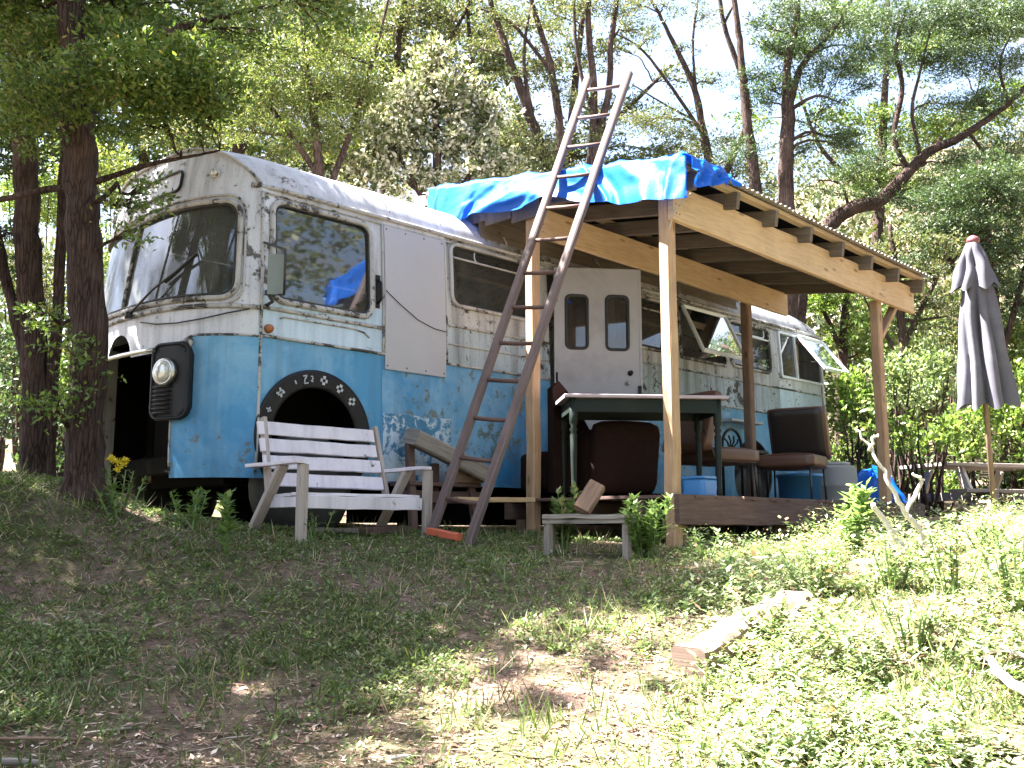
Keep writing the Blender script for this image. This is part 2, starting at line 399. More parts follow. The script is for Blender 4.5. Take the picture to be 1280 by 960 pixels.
MT['l_manuka'] = m_leaf('manuka_leaves', [(0.0, (.05, .10, .018)), (.5, (.11, .18, .032)), (.85, (.19, .26, .05)), (1.0, (.22, .20, .07))], .5, .30)
MT['l_olive'] = m_leaf('olive_kanuka_leaves', [(0.0, (.04, .062, .022)), (.5, (.085, .11, .037)), (.85, (.15, .155, .06)), (1.0, (.20, .145, .085))], .55, .38)
MT['l_yellow'] = m_leaf('yellow_green_leaves', [(0.0, (.06, .095, .022)), (.5, (.12, .16, .04)), (.85, (.20, .22, .065)), (1.0, (.27, .23, .10))], .5, .42)
MT['l_dark'] = m_leaf('dark_evergreen_leaves', [(0.0, (.028, .055, .022)), (.6, (.055, .095, .035)), (1.0, (.10, .13, .05))], .5, .35)
MT['l_broad'] = m_leaf('sun_glint_leaves', [(0.0, (.035, .06, .016)), (.38, (.085, .11, .03)), (.52, (.30, .30, .18)), (.8, (.55, .52, .42)), (1.0, (.68, .65, .58))], .28, .30, .7)  # white sun glints painted as pale leaf tones
MT['l_shrub'] = m_leaf('bright_shrub_leaves', [(0.0, (.07, .13, .025)), (.5, (.15, .24, .045)), (.9, (.25, .33, .08)), (1.0, (.34, .33, .12))], .45, .40)
MT['l_pale'] = m_leaf('pale_shrub_leaves', [(0.0, (.08, .13, .05)), (.5, (.17, .24, .09)), (1.0, (.34, .38, .20))], .45, .35)
MT['l_weed'] = m_leaf('weed_leaves', [(0.0, (.06, .11, .03)), (.5, (.15, .23, .07)), (.8, (.27, .34, .13)), (1.0, (.40, .38, .22))], .5, .40)
MT['l_bank'] = m_leaf('pale_bank_leaves', [(0.0, (.09, .15, .045)), (.4, (.23, .31, .15)), (.72, (.37, .44, .27)), (.86, (.48, .46, .36)), (.93, (.34, .22, .15)), (1.0, (.16, .09, .06))], .45, .36)
MT['l_plant'] = m_leaf('pale_green_plant_leaves', [(0.0, (.13, .22, .07)), (.6, (.22, .33, .11)), (1.0, (.32, .42, .18))], .5, .40)
MT['l_grass'] = m_leaf('grass_blades', [(0.0, (.045, .085, .022)), (.5, (.10, .16, .045)), (.74, (.19, .22, .08)), (.88, (.38, .32, .20)), (1.0, (.54, .44, .33))], .55, .35)
MT['l_litter'] = m_leaf('dry_litter', [(0.0, (.12, .07, .052)), (.4, (.30, .19, .145)), (.8, (.48, .36, .29)), (1.0, (.66, .56, .49))], .8, .12, .2)
MT['l_yflower'] = m_leaf('yellow_petals', [(0.0, (.65, .50, .02)), (1.0, (.80, .66, .05))], .6, .3)
MT['l_hill'] = m_leaf('far_hill_leaves', [(0.0, (.03, .045, .018)), (.5, (.06, .078, .028)), (1.0, (.12, .12, .05))], .6, .3)

# ================================================================== THE GROUND
_ctl = []
for px, py, dep in ((640,960,3.2),(0,960,3.2),(1280,960,3.1),(300,850,4.2),(850,870,4.05),(1280,800,4.2),(0,760,5.2),(640,760,5.3),(1280,705,5.6),
                    (1000,725,5.8),(640,702,6.4),(835,690,7.3),(585,686,6.8),(535,674,7.1),(368,673,6.5),(200,650,6.6),(105,603,6.3),(40,590,7.0),(0,620,6.0),(1240,662,8.0),(1130,695,6.2)):
    _ctl.append(at(px, py, dep))
_ctl += [np.array(q, float) for q in ((0,.6,.12),(0,2.2,.3),(2.4,-.5,.12),(4,1,.06),(9,1,.12),(4.5,-1.2,.02),(6.3,-2.1,.0),(8,-2.4,.12),(11,-2,.35),(11,-5,.5),(7,-5,.35),
         (4,7,.7),(10,7,1.3),(-2,3.2,.7),(-3.5,6,1.2),(-7,1.5,.9),(-6,-2.5,.2),(-3.9,-6.4,-1.22),(-7,-9,-1.9),(-1,-8.5,-1.0),(3,-7.5,-.3),(-8,-6,-.8),(14,2,1.2))]
_ctl = np.array(_ctl)
def _phi(r): return r
_D = np.linalg.norm(_ctl[:, None, :2]-_ctl[None, :, :2], axis=2)
_n = len(_ctl); _A = np.zeros((_n+3, _n+3)); _A[:_n, :_n] = _phi(_D)-np.eye(_n)*0.15
_A[:_n, _n] = 1; _A[:_n, _n+1:] = _ctl[:, :2]; _A[_n, :_n] = 1; _A[_n+1:, :_n] = _ctl[:, :2].T
_W = np.linalg.solve(_A, np.concatenate([_ctl[:, 2], [0, 0, 0]]))
FH = np.array([math.cos(THETA), math.sin(THETA)]); RH = np.array([math.sin(THETA), -math.cos(THETA)])
def tz(x, y):
    x = np.asarray(x, float); y = np.asarray(y, float); sh = x.shape; x = x.ravel(); y = y.ravel()
    z = np.zeros_like(x)
    for i in range(0, len(x), 40000):
        P = np.stack([x[i:i+40000], y[i:i+40000]], 1)
        r = np.linalg.norm(P[:, None, :]-_ctl[None, :, :2], axis=2)
        z[i:i+40000] = _phi(r)@_W[:_n]+_W[_n]+P@_W[_n+1:]
    h = (x-CAM[0])*FH[0]+(y-CAM[1])*FH[1]; l = (x-CAM[0])*RH[0]+(y-CAM[1])*RH[1]
    s = np.clip((h-15)/55, 0, 1); s2 = s*s*(3-2*s)
    side = 1/(1+np.exp(-(l-.16*h)/(.07*np.abs(h)+2)))
    far = .9+s2*(7+19*side)
    far = np.where(h < 0, -1.3+h*.02, far)
    R = np.hypot(x-2, y+1); k = np.clip((R-12.5)/6, 0, 1); k = k*k*(3-2*k)
    z = np.clip(z, -3, 2.2)*(1-k)+far*k
    z = z + (fbm(x*1.1+5, y*1.1+3, 3)-.5)*.07*np.clip(1-R/25, 0.2, 1)
    return z.reshape(sh)
def gz(x, y): return float(tz(np.array([x]), np.array([y]))[0])
def ground_pt(px, dep, py=640):
    p = at(px, py, dep); return np.array([p[0], p[1], gz(p[0], p[1])])

NA, NR = 260, 150
rr = np.concatenate([np.linspace(0, 7, 80)[1:], 7*np.exp(np.linspace(0, math.log(600/7), NR-79))[1:]])
aa = np.linspace(0, 2*PI, NA, endpoint=False)
GX = -0.5+np.outer(rr, np.cos(aa)); GY = -3.2+np.outer(rr, np.sin(aa))
GZ = tz(GX, GY)
V = np.concatenate([[[-.5, -3.2, gz(-.5, -3.2)]], np.stack([GX, GY, GZ], 2).reshape(-1, 3)])
F = []
nr = len(rr)
i0 = (np.arange(nr-1)[:, None]*NA+np.arange(NA)[None, :]+1).ravel(); i1 = (np.arange(nr-1)[:, None]*NA+(np.arange(NA)[None, :]+1) % NA+1).ravel()
Fq = np.stack([i0, i0+NA, i1+NA, i1], 1)
me = quads_mesh('ground', V, Fq)
bm = bmesh.new(); bm.from_mesh(me); bm.verts.ensure_lookup_table()
for j in range(NA): bm.faces.new((bm.verts[0], bm.verts[1+j], bm.verts[1+(j+1) % NA]))
bm.normal_update(); bm.to_mesh(me); bm.free()
me.polygons.foreach_set('use_smooth', [True]*len(me.polygons)); me.materials.append(MT['earth'])
tag(link(bpy.data.objects.new('ground', me)), kind='structure')

# ================================================================== THE BUS
bus = thing('house_bus', (4.5, 1.2, 0.12), 'old blue and white converted bus with peeling paint and missing front grille', 'bus')
BW, BL, BB = 2.4, 9.05, 0.53
ph = np.linspace(-PI/2, PI/2, 241); tt = np.sin(ph)
fx = -BB*(1-np.abs(tt)**2.7)**0.6; fy = 1.2+1.2*tt
seg = np.hypot(np.diff(fx), np.diff(fy)); fs = np.concatenate([[0], np.cumsum(seg)]); LF = fs[-1]
# closed plan: u runs from -LF (far front corner) through 0 (near front corner) to the rear
us, xs, ys = [], [], []
for q in (-LF-8.7, ): us.append(q); xs.append(8.7); ys.append(BW)
for i in range(len(fs)-1, -1, -1): us.append(-fs[i]); xs.append(fx[i]); ys.append(fy[i])
us.append(8.7); xs.append(8.7); ys.append(0)
u = 8.7
for k in range(1, 13):
    a = k/12*PI/2; us.append(u+.35*a); xs.append(8.7+.35*math.sin(a)); ys.append(.35-.35*math.cos(a))
u = us[-1]; us.append(u+1.7); xs.append(9.05); ys.append(2.05); u += 1.7
for k in range(1, 13):
    a = k/12*PI/2; us.append(u+.35*a); xs.append(8.7+.35*math.cos(a)); ys.append(2.05+.35*math.sin(a))
UEND = us[-1]
us = np.array(us); xs = np.array(xs); ys = np.array(ys)
def plan(U): return np.interp(U, us, xs), np.interp(U, us, ys)
def S(U, Z, off=0.0):
    U = np.asarray(U, float); Z = np.asarray(Z, float); U, Z = np.broadcast_arrays(U, Z)
    x, y = plan(U); e = .012; x1, y1 = plan(U+e); x0, y0 = plan(U-e)
    tx, ty = x1-x0, y1-y0; L = np.hypot(tx, ty)+1e-9; nx, ny = ty/L, -tx/L
    wf = np.sqrt(np.clip(np.sin(np.clip(-U/LF, 0, 1)*PI), 0, 1))
    ins = .05*np.clip((Z-1.6)/1.1, 0, 1.4)**1.6 + .10*np.clip(Z-1.80, 0, 2)*wf + .02*np.clip((.8-Z)/.3, 0, 1)**2
    o = off-ins
    return np.stack([x+nx*o, y+ny*o, Z+0*U], -1)
def arch(y):
    t = np.clip(np.abs((np.asarray(y, float)-1.2)/1.2), 0, 1); return 2.745+.385*(1-t**3.6)**.50
def sd_rr(c, hw, hh, r):
    def f(A, B):
        qx = np.abs(A-c[0])-hw+r; qy = np.abs(B-c[1])-hh+r
        return np.hypot(np.maximum(qx, 0), np.maximum(qy, 0))+np.minimum(np.maximum(qx, qy), 0)-r
    return f
def sd_c(c, r): return lambda A, B: np.hypot(A-c[0], B-c[1])-r
def sd_min(*fs_): return lambda A, B: np.minimum.reduce([f(A, B) for f in fs_])
def neg(f): return lambda A, B: -f(A, B)
def patch(name, mat, parent, fn, a0, a1, b0, b1, hole=None, keep=None, d=.03, db=None, ztop=None, thick=0.0, smooth=True):
    """a sheet over the parameters (a,b) mapped by fn, with openings cut out and their edges snapped to the outline"""
    na = max(2, int(round(abs(a1-a0)/d))+1); nb = max(2, int(round(abs(b1-b0)/(db or d)))+1)
    A, B = np.meshgrid(np.linspace(a0, a1, na), np.linspace(b0, b1, nb), indexing='ij')
    sds = ([hole] if hole else [])+([neg(keep)] if keep else [])
    ca = (A[:-1, :-1]+A[1:, 1:])/2; cb = (B[:-1, :-1]+B[1:, 1:])/2
    ok = np.ones(ca.shape, bool)
    for f in sds: ok &= f(ca, cb) > 0
    if sds:
        step = 1.0*max(abs(a1-a0)/(na-1), abs(b1-b0)/(nb-1))
        use_ok = np.zeros(A.shape, bool); use_no = np.zeros(A.shape, bool)
        for da in (0, 1):
            for dB in (0, 1):
                use_ok[da:na-1+da, dB:nb-1+dB] |= ok; use_no[da:na-1+da, dB:nb-1+dB] |= ~ok
        edge = use_ok & use_no
        for f in sds:
            s = f(A, B); e = 1e-4
            ga = (f(A+e, B)-f(A-e, B))/(2*e); gb = (f(A, B+e)-f(A, B-e))/(2*e)
            mv = edge & (np.abs(s) < step*1.1)
            A = np.where(mv, A-s*ga, A); B = np.where(mv, B-s*gb, B)
    if ztop is not None:
        k = (B-b0)/(b1-b0); B = b0+k*(ztop(A)-b0)
    P = fn(A, B).reshape(-1, 3)
    idx = np.arange(na*nb).reshape(na, nb)
    F = np.stack([idx[:-1, :-1], idx[1:, :-1], idx[1:, 1:], idx[:-1, 1:]], -1)[ok]
    used = np.unique(F); mp = -np.ones(na*nb, int); mp[used] = np.arange(len(used))
    me = quads_mesh(name, P[used]-base_of(parent), mp[F])
    me.polygons.foreach_set('use_smooth', [smooth]*len(me.polygons)); me.materials.append(mat)
    o = link(bpy.data.objects.new(name, me), parent)
    if thick:
        md = o.modifiers.new('thickness', 'SOLIDIFY'); md.thickness = thick; md.offset = -1 if thick > 0 else 1
    return o
def Soff(off): return lambda A, B: S(A, B, off)
def rr_path(c, hw, hh, r, n=5):
    out = []
    for k, (sx, sy) in enumerate(((1, 1), (-1, 1), (-1, -1), (1, -1))):
        for i in range(n+1):
            a = (k+i/n)*PI/2; out.append((c[0]+sx*(hw-r)+r*math.cos(a), c[1]+sy*(hh-r)+r*math.sin(a)))
    # densify the straight runs so that frames follow curved bodywork
    res = []
    for i in range(len(out)):
        p, q = out[i], out[(i+1) % len(out)]; L = math.hypot(q[0]-p[0], q[1]-p[1]); m = max(1, int(L/.09))
        for j in range(m): res.append((p[0]+(q[0]-p[0])*j/m, p[1]+(q[1]-p[1])*j/m))
    return res
def frame(name, mat, parent, fn, path, r, n=6):
    P = [fn(np.array(a), np.array(b)) for a, b in path]
    return MB().tube(P, r, n, closed=True).build(name, mat, parent)
def strip(name, mat, parent, pts, r, n=6): return MB().tube(pts, r, n).build(name, mat, parent)

# ---- side: window list (u0,u1,z0,z1)
W1 = ((.555, 2.262), .468, .395, .10); W2 = ((2.46, 2.41), .545, .285, .09)
DOORWAY = ((3.60, 1.62), .41, 1.06, .05)
W5 = ((4.72, 2.38), .46, .285, .08); WA = ((5.85, 2.375), .46, .30, .02); W3 = ((6.90, 2.385), .46, .285, .09); WB = ((8.16, 2.385), .545, .295, .02)
ARCH_F = sd_c((.50, .85), .39); ARCH_R = sd_c((6.85, .80), .43)
sides = sd_min(*[sd_rr(*w) for w in (W1, W2, DOORWAY, W5, WA, W3, WB)], ARCH_F, ARCH_R)
Z0, Z1, Z2, Z3 = .53, 1.585, 1.955, 2.745
cuts = [(-.02, 1.145), (1.14, 1.845), (1.84, 3.19), (3.185, 4.06), (4.055, 5.35), (5.345, 6.37), (6.365, 7.55), (7.545, 8.72)]
for i, (a, b) in enumerate(cuts):
    o = .004*(i % 2)
    patch('lower_panel', MT['blue'] if i in (0, 6, 7) else MT['blue_worn'], bus, Soff(o), a, b, Z0, Z1, sides)
    gr = i in (2, 4, 5, 6)
    patch('waist_panel', MT['pale_grimy'] if gr else MT['pale'] if i != 3 else MT['white'], bus, Soff(.002+o), a, b, Z1-.004, Z2, sides)
    patch('window_panel', MT['white_grimy'] if gr else MT['white'], bus, Soff(o), a, b, Z2-.004, Z3, sides)
# worn pale patch of the lower panel, lapped over it
patch('patch_panel', m_paint('flaking_pale_patch', (.38, .53, .65), (.62, .70, .78), (.06, .27, .48), 1.0, .35, .55, 11.0, .545), bus, Soff(.010), 1.155, 1.90, .545, 1.10)
for z, r, a, b in ((Z1, .012, -.0, 8.7), (Z2-.02, .013, 1.84, 8.7), (1.80, .016, -.0, 1.14), (Z2-.19, .008, 1.84, 3.18), (2.70, .009, 0, 8.7)):
    gaps = [(a, b)] if z > 2.6 or b < 3.2 else [(a, 3.18), (4.04, b)]
    for g0, g1 in gaps: strip('moulding', MT['mould'], bus, [S(q, z, .008) for q in np.linspace(g0, g1, 24)], r)
strip('gutter', MT['mould'], bus, [S(q, 2.752, .018) for q in np.concatenate([np.linspace(-.10, 8.7, 40), np.linspace(8.75, 9.2, 8)])], .020)
for x in (.0, 1.145, 1.845, 8.68): strip('pillar_trim', MT['mould'], bus, [S(x, z, .008) for z in np.linspace(.56 if x in (0., 8.68) else 1.6, 2.7, 10)], .013)
strip('window_moulding', MT['mould'], bus, [S(q, z, .008) for q, z in ((.16, 1.735), (.2, 1.75), (.5, 1.752), (.85, 1.752), (.95, 1.735), (1.0, 1.70))], .007)

def window(w, mat, parent=bus, fr=.020, fmat='mould', fn=S, name='window', bar=None, seal=True, glass=True):
    g = None
    pth = rr_path(*w)
    f = frame(name, MT[fmat], parent, lambda A, B: fn(A, B, .010), pth, fr)
    if seal: frame('rubber_seal', MT['rubber'], f, lambda A, B: fn(A, B, .012), rr_path(w[0], w[1]-.028, w[2]-.028, max(w[3]-.02, .01)), .008)
    if glass: patch('pane', mat, f, lambda A, B: fn(A, B, -.006), w[0][0]-w[1]-.01, w[0][0]+w[1]+.01, w[0][1]-w[2]-.01, w[0][1]+w[2]+.01, None, sd_rr(*w), d=.04)
    return f
w = window(W1, MT['glass'], fr=.026)
w = window(W2, MT['glass'])
strip('window_rail', MT['mould'], w, [S(q, 2.565, .012) for q in np.linspace(1.93, 3.0, 8)], .010)
frame('sliding_pane_frame', MT['mould'], w, lambda A, B: S(A, B, .006), rr_path((2.54, 2.625), .33, .055, .04), .008)
w = window(W5, MT['glass']); strip('window_rail', MT['mould'], w, [S(q, 2.54, .012) for q in np.linspace(4.26, 5.18, 8)], .010)
w = window(W3, MT['glass']); strip('window_rail', MT['alu'], w, [S(q, 2.52, .012) for q in np.linspace(6.45, 7.35, 8)], .012)
frame('sliding_pane_frame', MT['alu'], w, lambda A, B: S(A, B, .006), rr_path((7.0, 2.60), .26, .06, .05), .009)

def sash(u0, u1, ztop, h, ang, parent):
    """top-hung window pushed open at the bottom"""
    def fn(A, B, off=0.0):
        A = np.asarray(A, float); B = np.asarray(B, float)
        y = -.055-(B)*math.sin(ang)+.035; z = ztop-B*math.cos(ang)
        return np.stack(np.broadcast_arrays(A, y-off*math.cos(ang), z-off*math.sin(ang)), -1)
    c = ((u0+u1)/2, h/2)
    f = MB(); q = [fn(a, b) for a, b in ((u0, 0), (u1, 0), (u1, h), (u0, h))]
    nrm = np.array((0, -math.cos(ang), -math.sin(ang)))
    for i in range(4): f.plank(q[i], q[(i+1) % 4], .030, .048, np.cross(q[(i+1) % 4]-q[i], nrm), 2, 0)
    f = f.build('open_sash', MT['alu'], parent)
    patch('pane', MT['clear'], f, fn, u0, u1, 0, h, d=.2)
    for a in (u0+.02, u1-.02):
        m = fn(a, h*.8); strip('stay', MT['steel'], f, [m, np.array((a, .0, ztop-h*.55))], .005, 5)
    return f
def boxframe(w, parent=bus, mat='alu'):
    c, hw, hh, r = w; f = MB(); q = [S(c[0]+a*hw, c[1]+b*hh, .006) for a, b in ((-1, -1), (1, -1), (1, 1), (-1, 1))]
    for i in range(4): f.plank(q[i], q[(i+1) % 4], .035, .05, (0, -1, 0), 2, 0)
    return f.build('window', MT[mat], parent)
fA = boxframe(WA, mat='mould'); sash(5.41, 6.29, 2.665, .60, math.radians(26), bus)
fB = boxframe(WB); MB().plank(S(8.02, 2.09, .006), S(8.02, 2.68, .006), .035, .05, (0, -1, 0), 2, 0).build('mullion', MT['alu'], fB)
patch('pane', MT['glass'], fB, Soff(.0), 7.63, 8.01, 2.10, 2.67, d=.1)
sash(8.04, 8.70, 2.67, .60, math.radians(38), bus)
MB().plank((8.10, .16, 2.02), (8.10, .16, 2.62), .5, .02, (0, 1, 0), 2, 0).build('interior_board', MT['pine'], bus)
# hardboard covering the old passenger door
hb = patch('hardboard_panel', MT['hardboard'], bus, Soff(.022), 1.155, 1.825, 1.46, 2.69, d=.12); hb['label'] = 'hardboard sheet nailed over the old passenger doorway'
strip('cable', MT['steel'], bus, [S(a, z, .030) for a, z in ((1.16, 2.12), (1.30, 2.03), (1.5, 1.92), (1.68, 1.87), (1.83, 1.86))], .004, 5)
hd = MB().tube([S(1.09, 2.20, .01), S(1.09, 2.17, .05), S(1.09, 2.03, .05), S(1.09, 2.00, .01)], .011, 6); hd.box(S(1.09, 2.1, .004), (.04, .012, .28)); hd.build('door_handle', MT['black'], bus)
MB().plank(S(6.05, 1.40, .12), S(6.75, 1.40, .12), .03, .2, (0, -1, 0), 4).build('wall_shelf', MT['print'], bus)

# ---- front
def u_at(px, z, off=0.0):
    U = np.linspace(-LF*.62, .3, 900); P = S(U, z+0*U, off); q = P-CAM; X = 640+FPX*(q@RT)/(q@FW)
    i0 = int(np.argmin(X)); return float(np.interp(px, X[i0:], U[i0:]))
UC = -LF/2
uw = u_at(299, 2.2); WSN = (((uw+UC+.022)/2, 2.235), (uw-UC-.022)/2, .385, .12)
WSF = ((2*UC-WSN[0][0], 2.235), WSN[1], WSN[2], WSN[3])
uh0, uh1 = u_at(192, 1.25, .05), u_at(236, 1.25, .05)
void_hw = (uh0-UC)
ub = u_at(216, 1.2); VOID = sd_rr((UC, .75), ub-UC-.01, .72, .05); FILL = sd_c((UC, 1.47), .20)
WSA = ((UC, 2.235), uw-UC, .385, .13); front_hole = sd_min(sd_rr(*WSA), VOID, FILL)
patch('front_panel', MT['white'], bus, S, -LF, -.0, 0.53, 2.64, front_hole)
patch('front_fascia', MT['white'], bus, S, -LF, -.0, 2.636, 2.745, None, d=.03, db=.015, ztop=lambda U: arch(plan(U)[1])-.004)
ub = u_at(216, 1.2)
for sgn in (1, -1):
    ua, ue = (ub, .0) if sgn > 0 else (-LF, 2*UC-ub)
    m_ = ((ua+.7, .78), .70, .795, .20) if sgn > 0 else ((ue-.7, .78), .70, .795, .20)
    patch('corner_panel', MT['blue'], bus, Soff(.007), ua, ue, Z0, 1.58, None, sd_rr(*m_))
    edge = [(ua if sgn > 0 else ue, z) for z in np.linspace(.56, 1.37, 10)]
    cx = (ua+.20) if sgn > 0 else (ue-.20)
    edge += [(cx-sgn*.20*math.cos(a), 1.375+.20*math.sin(a)) for a in np.linspace(.15, PI/2, 6)]
    edge += [(q, 1.575) for q in np.linspace(cx+sgn*.05, 0 if sgn > 0 else -LF, 12)]
    strip('panel_beading', MT['mould'], bus, [S(a, z, .009) for a, z in edge], .009)
    c, hw = ((uh0+uh1)/2, (uh1-uh0)/2)
    if sgn < 0: c = 2*UC-c
    hp = patch('headlamp_panel', MT['black'], bus, Soff(.06), c-hw-.01, c+hw+.01, .95, 1.55, None, sd_rr((c, 1.235), hw, .275, .07), thick=.05)
    frame('panel_edge', MT['black'], hp, Soff(.06), rr_path((c, 1.235), hw, .275, .07), .014)
    for k in range(7):
        z = 1.0+k*.032; strip('louvre', MT['black'], hp, [S(q, z, .078) for q in np.linspace(c-hw*.8, c+hw*.15, 4)], .010, 5)
    uhl = u_at(208, 1.30, .06) if sgn > 0 else 2*UC-u_at(208, 1.30, .06)
    p = S(uhl, 1.30, .05); n = S(uhl, 1.30, .15)-S(uhl, 1.30, .05); n /= np.linalg.norm(n)
    ax = np.stack([np.cross((0, 0, 1), n)/np.linalg.norm(np.cross((0, 0, 1), n)), (0, 0, 1), n], 1)
    hl = MB().lathe([(.10, 0), (.105, .03), (.098, .05), (.088, .052)], p, 20, ax).build('headlight', MT['chrome'], bus)
    MB().lathe([(.09, .045), (.075, .062), (.04, .072), (.0, .075)], p, 20, ax).build('lens', MT['lens'], hl)
    hc = (uhl, 1.655)
strip('grille_bar', MT['chrome'], bus, [S(q, 1.475, .075) for q in np.linspace(uh0+.02, 2*UC-uh0-.02, 16)], .018)
# engine bay
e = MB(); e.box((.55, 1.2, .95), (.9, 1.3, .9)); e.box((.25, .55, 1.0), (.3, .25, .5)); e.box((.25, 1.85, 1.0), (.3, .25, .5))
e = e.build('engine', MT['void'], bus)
MB().box((1.08, 1.2, 1.15), (.03, 2.2, 1.2)).build('firewall_light_block', MT['void'], bus)  # black panel added to close the engine bay against light
MB().box((.48, 1.2, 1.755), (1.15, 2.25, .03)).build('dashboard_light_block', MT['void'], bus)  # added to stop light falling in from the windscreen
MB().box((.50, 2.28, 1.1), (1.1, .03, 1.25)).build('bay_light_block', MT['void'], bus)  # dark sheet added to hide the lit far side
MB().box((.53, .47, 1.05), (1.06, .03, 1.1)).build('wheel_light_block', MT['void'], bus)  # added to stop light showing through the wheel arch
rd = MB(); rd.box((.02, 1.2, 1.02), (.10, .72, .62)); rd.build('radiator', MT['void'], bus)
MB().tube([(-.10, .75, 1.25), (-.05, .8, 1.38), (-.02, 1.0, 1.40)], .025, 8).build('hose', MT['rubber'], bus)
MB().plank((-.12, .35, .66), (-.12, 2.05, .66), .10, .14, (0, 0, 1), 3, 0).build('chassis_member', MT['void'], bus)
for W_, nm in ((WSA, 'windscreen'),):
    f = frame(nm, MT['mould'], bus, Soff(.010), rr_path(*W_), .024)
    frame('rubber_seal', MT['rubber'], f, Soff(.014), rr_path(W_[0], W_[1]-.03, W_[2]-.03, .10), .009)
    for a0_, a1_ in ((UC-W_[1], UC-.008), (UC+.008, UC+W_[1])): patch('pane', MT['wind'], f, Soff(-.008), a0_, a1_, W_[0][1]-W_[2], W_[0][1]+W_[2], None, sd_rr(*W_))
    strip('divider', MT['mould'], f, [S(UC, z, .006) for z in np.linspace(1.86, 2.61, 6)], .014)
    frame('outer_moulding', MT['mould'], f, Soff(.010), rr_path(W_[0], W_[1]+.045, W_[2]+.05, .16), .010)
strip('moulding', MT['mould'], bus, [S(q, 1.79, .012) for q in np.linspace(-.02, -LF+.02, 40)], .018)
strip('cable', MT['rubber'], bus, [S(u_at(px, z), z, .03) for px, z in ((312, 1.77), (285, 1.73), (255, 1.69), (225, 1.67), (200, 1.68), (180, 1.72))], .006, 5)
# wiper
pv = S(u_at(170, 1.79), 1.79, .06); tp = S(u_at(234, 2.12), 2.12, .03)
wp = MB().tube([pv, (pv+tp)/2+np.array((-.03, 0, 0)), tp], [.012, .009, .006], 6); wp.lathe([(.03, -.03), (.03, .02), (.015, .03)], pv, 10)
wp = wp.build('wiper', MT['steel'], bus)
bd = tp-pv; bd /= np.linalg.norm(bd); MB().plank(tp-bd*.22, tp+bd*.14, .012, .03, (-1, 0, 0), 3, 0).build('blade', MT['rubber'], wp)
# destination box, marker lamps
ud0, ud1 = u_at(150, 2.86), u_at(229, 2.88)
dcz = lambda U: 0*U+2.835
DB = (((ud0+ud1)/2, 2.86), abs(ud1-ud0)/2, .085, .05)
f = frame('destination_box', MT['black'], bus, Soff(.012), rr_path(*DB), .012)
patch('blind', MT['white'], f, Soff(.006), DB[0][0]-DB[1], DB[0][0]+DB[1], 2.775, 2.945, None, sd_rr(*DB))
for px, z in ((270, 2.86),):
    for uu in (u_at(px, z), 2*UC-u_at(px, z)):
        p = S(uu, z, .0); n = S(uu, z, .1)-p; n /= np.linalg.norm(n); ax = np.stack([np.cross((0, 0, 1), n), (0, 0, 1), n], 1)
        l_ = MB().lathe([(.045, 0), (.045, .02), (.036, .03)], p, 14, ax).build('marker_lamp', MT['mould'], bus)
        MB().lathe([(.034, .026), (.02, .042), (0, .046)], p, 12, ax).build('lens', MT['lens'], l_)
p = S(u_at(237, 1.52), 1.52, .02); MB().lathe([(.04, -.02), (.04, .0), (.02, .025), (0, .03)], p, 12, np.array(((0, 0, -1), (0, 1, 0), (1, 0, 0)))).build('indicator_lamp', MT['mould'], bus)
# roof
ny, nx_ = 61, 90
yy = 1.2-1.2*np.cos(np.linspace(0, PI, ny)); fr_ = np.linspace(0, 1, nx_)**1.0
Yg, Kg = np.meshgrid(yy, fr_, indexing='ij')
uy = np.interp(yy, fy, -fs); ztopf = arch(yy)
xf = S(np.interp(yy, fy, -fs), ztopf, .012)[:, 0]; yf = S(uy, ztopf, .012)[:, 1]
Xg = xf[:, None]+(9.03-xf[:, None])*Kg
Yg = yf[:, None]+0*Kg; 
Zg = arch(yy)[:, None]+0*Xg
s = np.clip((Xg-xf[:, None])/.45, 0, 1); Zg += .045*(1-(1-s)**2)*np.clip((Zg-2.76)/.2, 0, 1)
rq = np.clip((Xg-8.2)/.84, 0, 1); Zg = 2.745+(Zg-2.745)*np.sqrt(np.clip(1-rq**2.2, 0, 1))
pull = np.clip((Xg-8.7)/.35, 0, 1); Yg = 1.2+(Yg-1.2)*(1-.25*pull**2)
Zg = Zg+(fbm(Xg*1.2, Yg*2+4, 2)-.5)*.012
idx = np.arange(ny*nx_).reshape(ny, nx_)
F = np.stack([idx[:-1, :-1], idx[1:, :-1], idx[1:, 1:], idx[:-1, 1:]], -1).reshape(-1, 4)[:, ::-1]
me = quads_mesh('roof', np.stack([Xg, Yg, Zg], -1).reshape(-1, 3)-base_of(bus), F); me.polygons.foreach_set('use_smooth', [True]*len(F)); me.materials.append(MT['roofpaint'])
rf = link(bpy.data.objects.new('roof', me), bus)
strip('roof_edge_beading', MT['mould'], rf, [S(q, float(arch(plan(q)[1])), .016) for q in np.linspace(-.01, -LF+.01, 50)], .011)
for x in (1.2, 2.6, 4.0, 5.4, 6.8): strip('roof_seam', MT['roofpaint'], rf, [(x, float(y), float(arch(y))+.003) for y in yy[2:-2]], .008, 5)
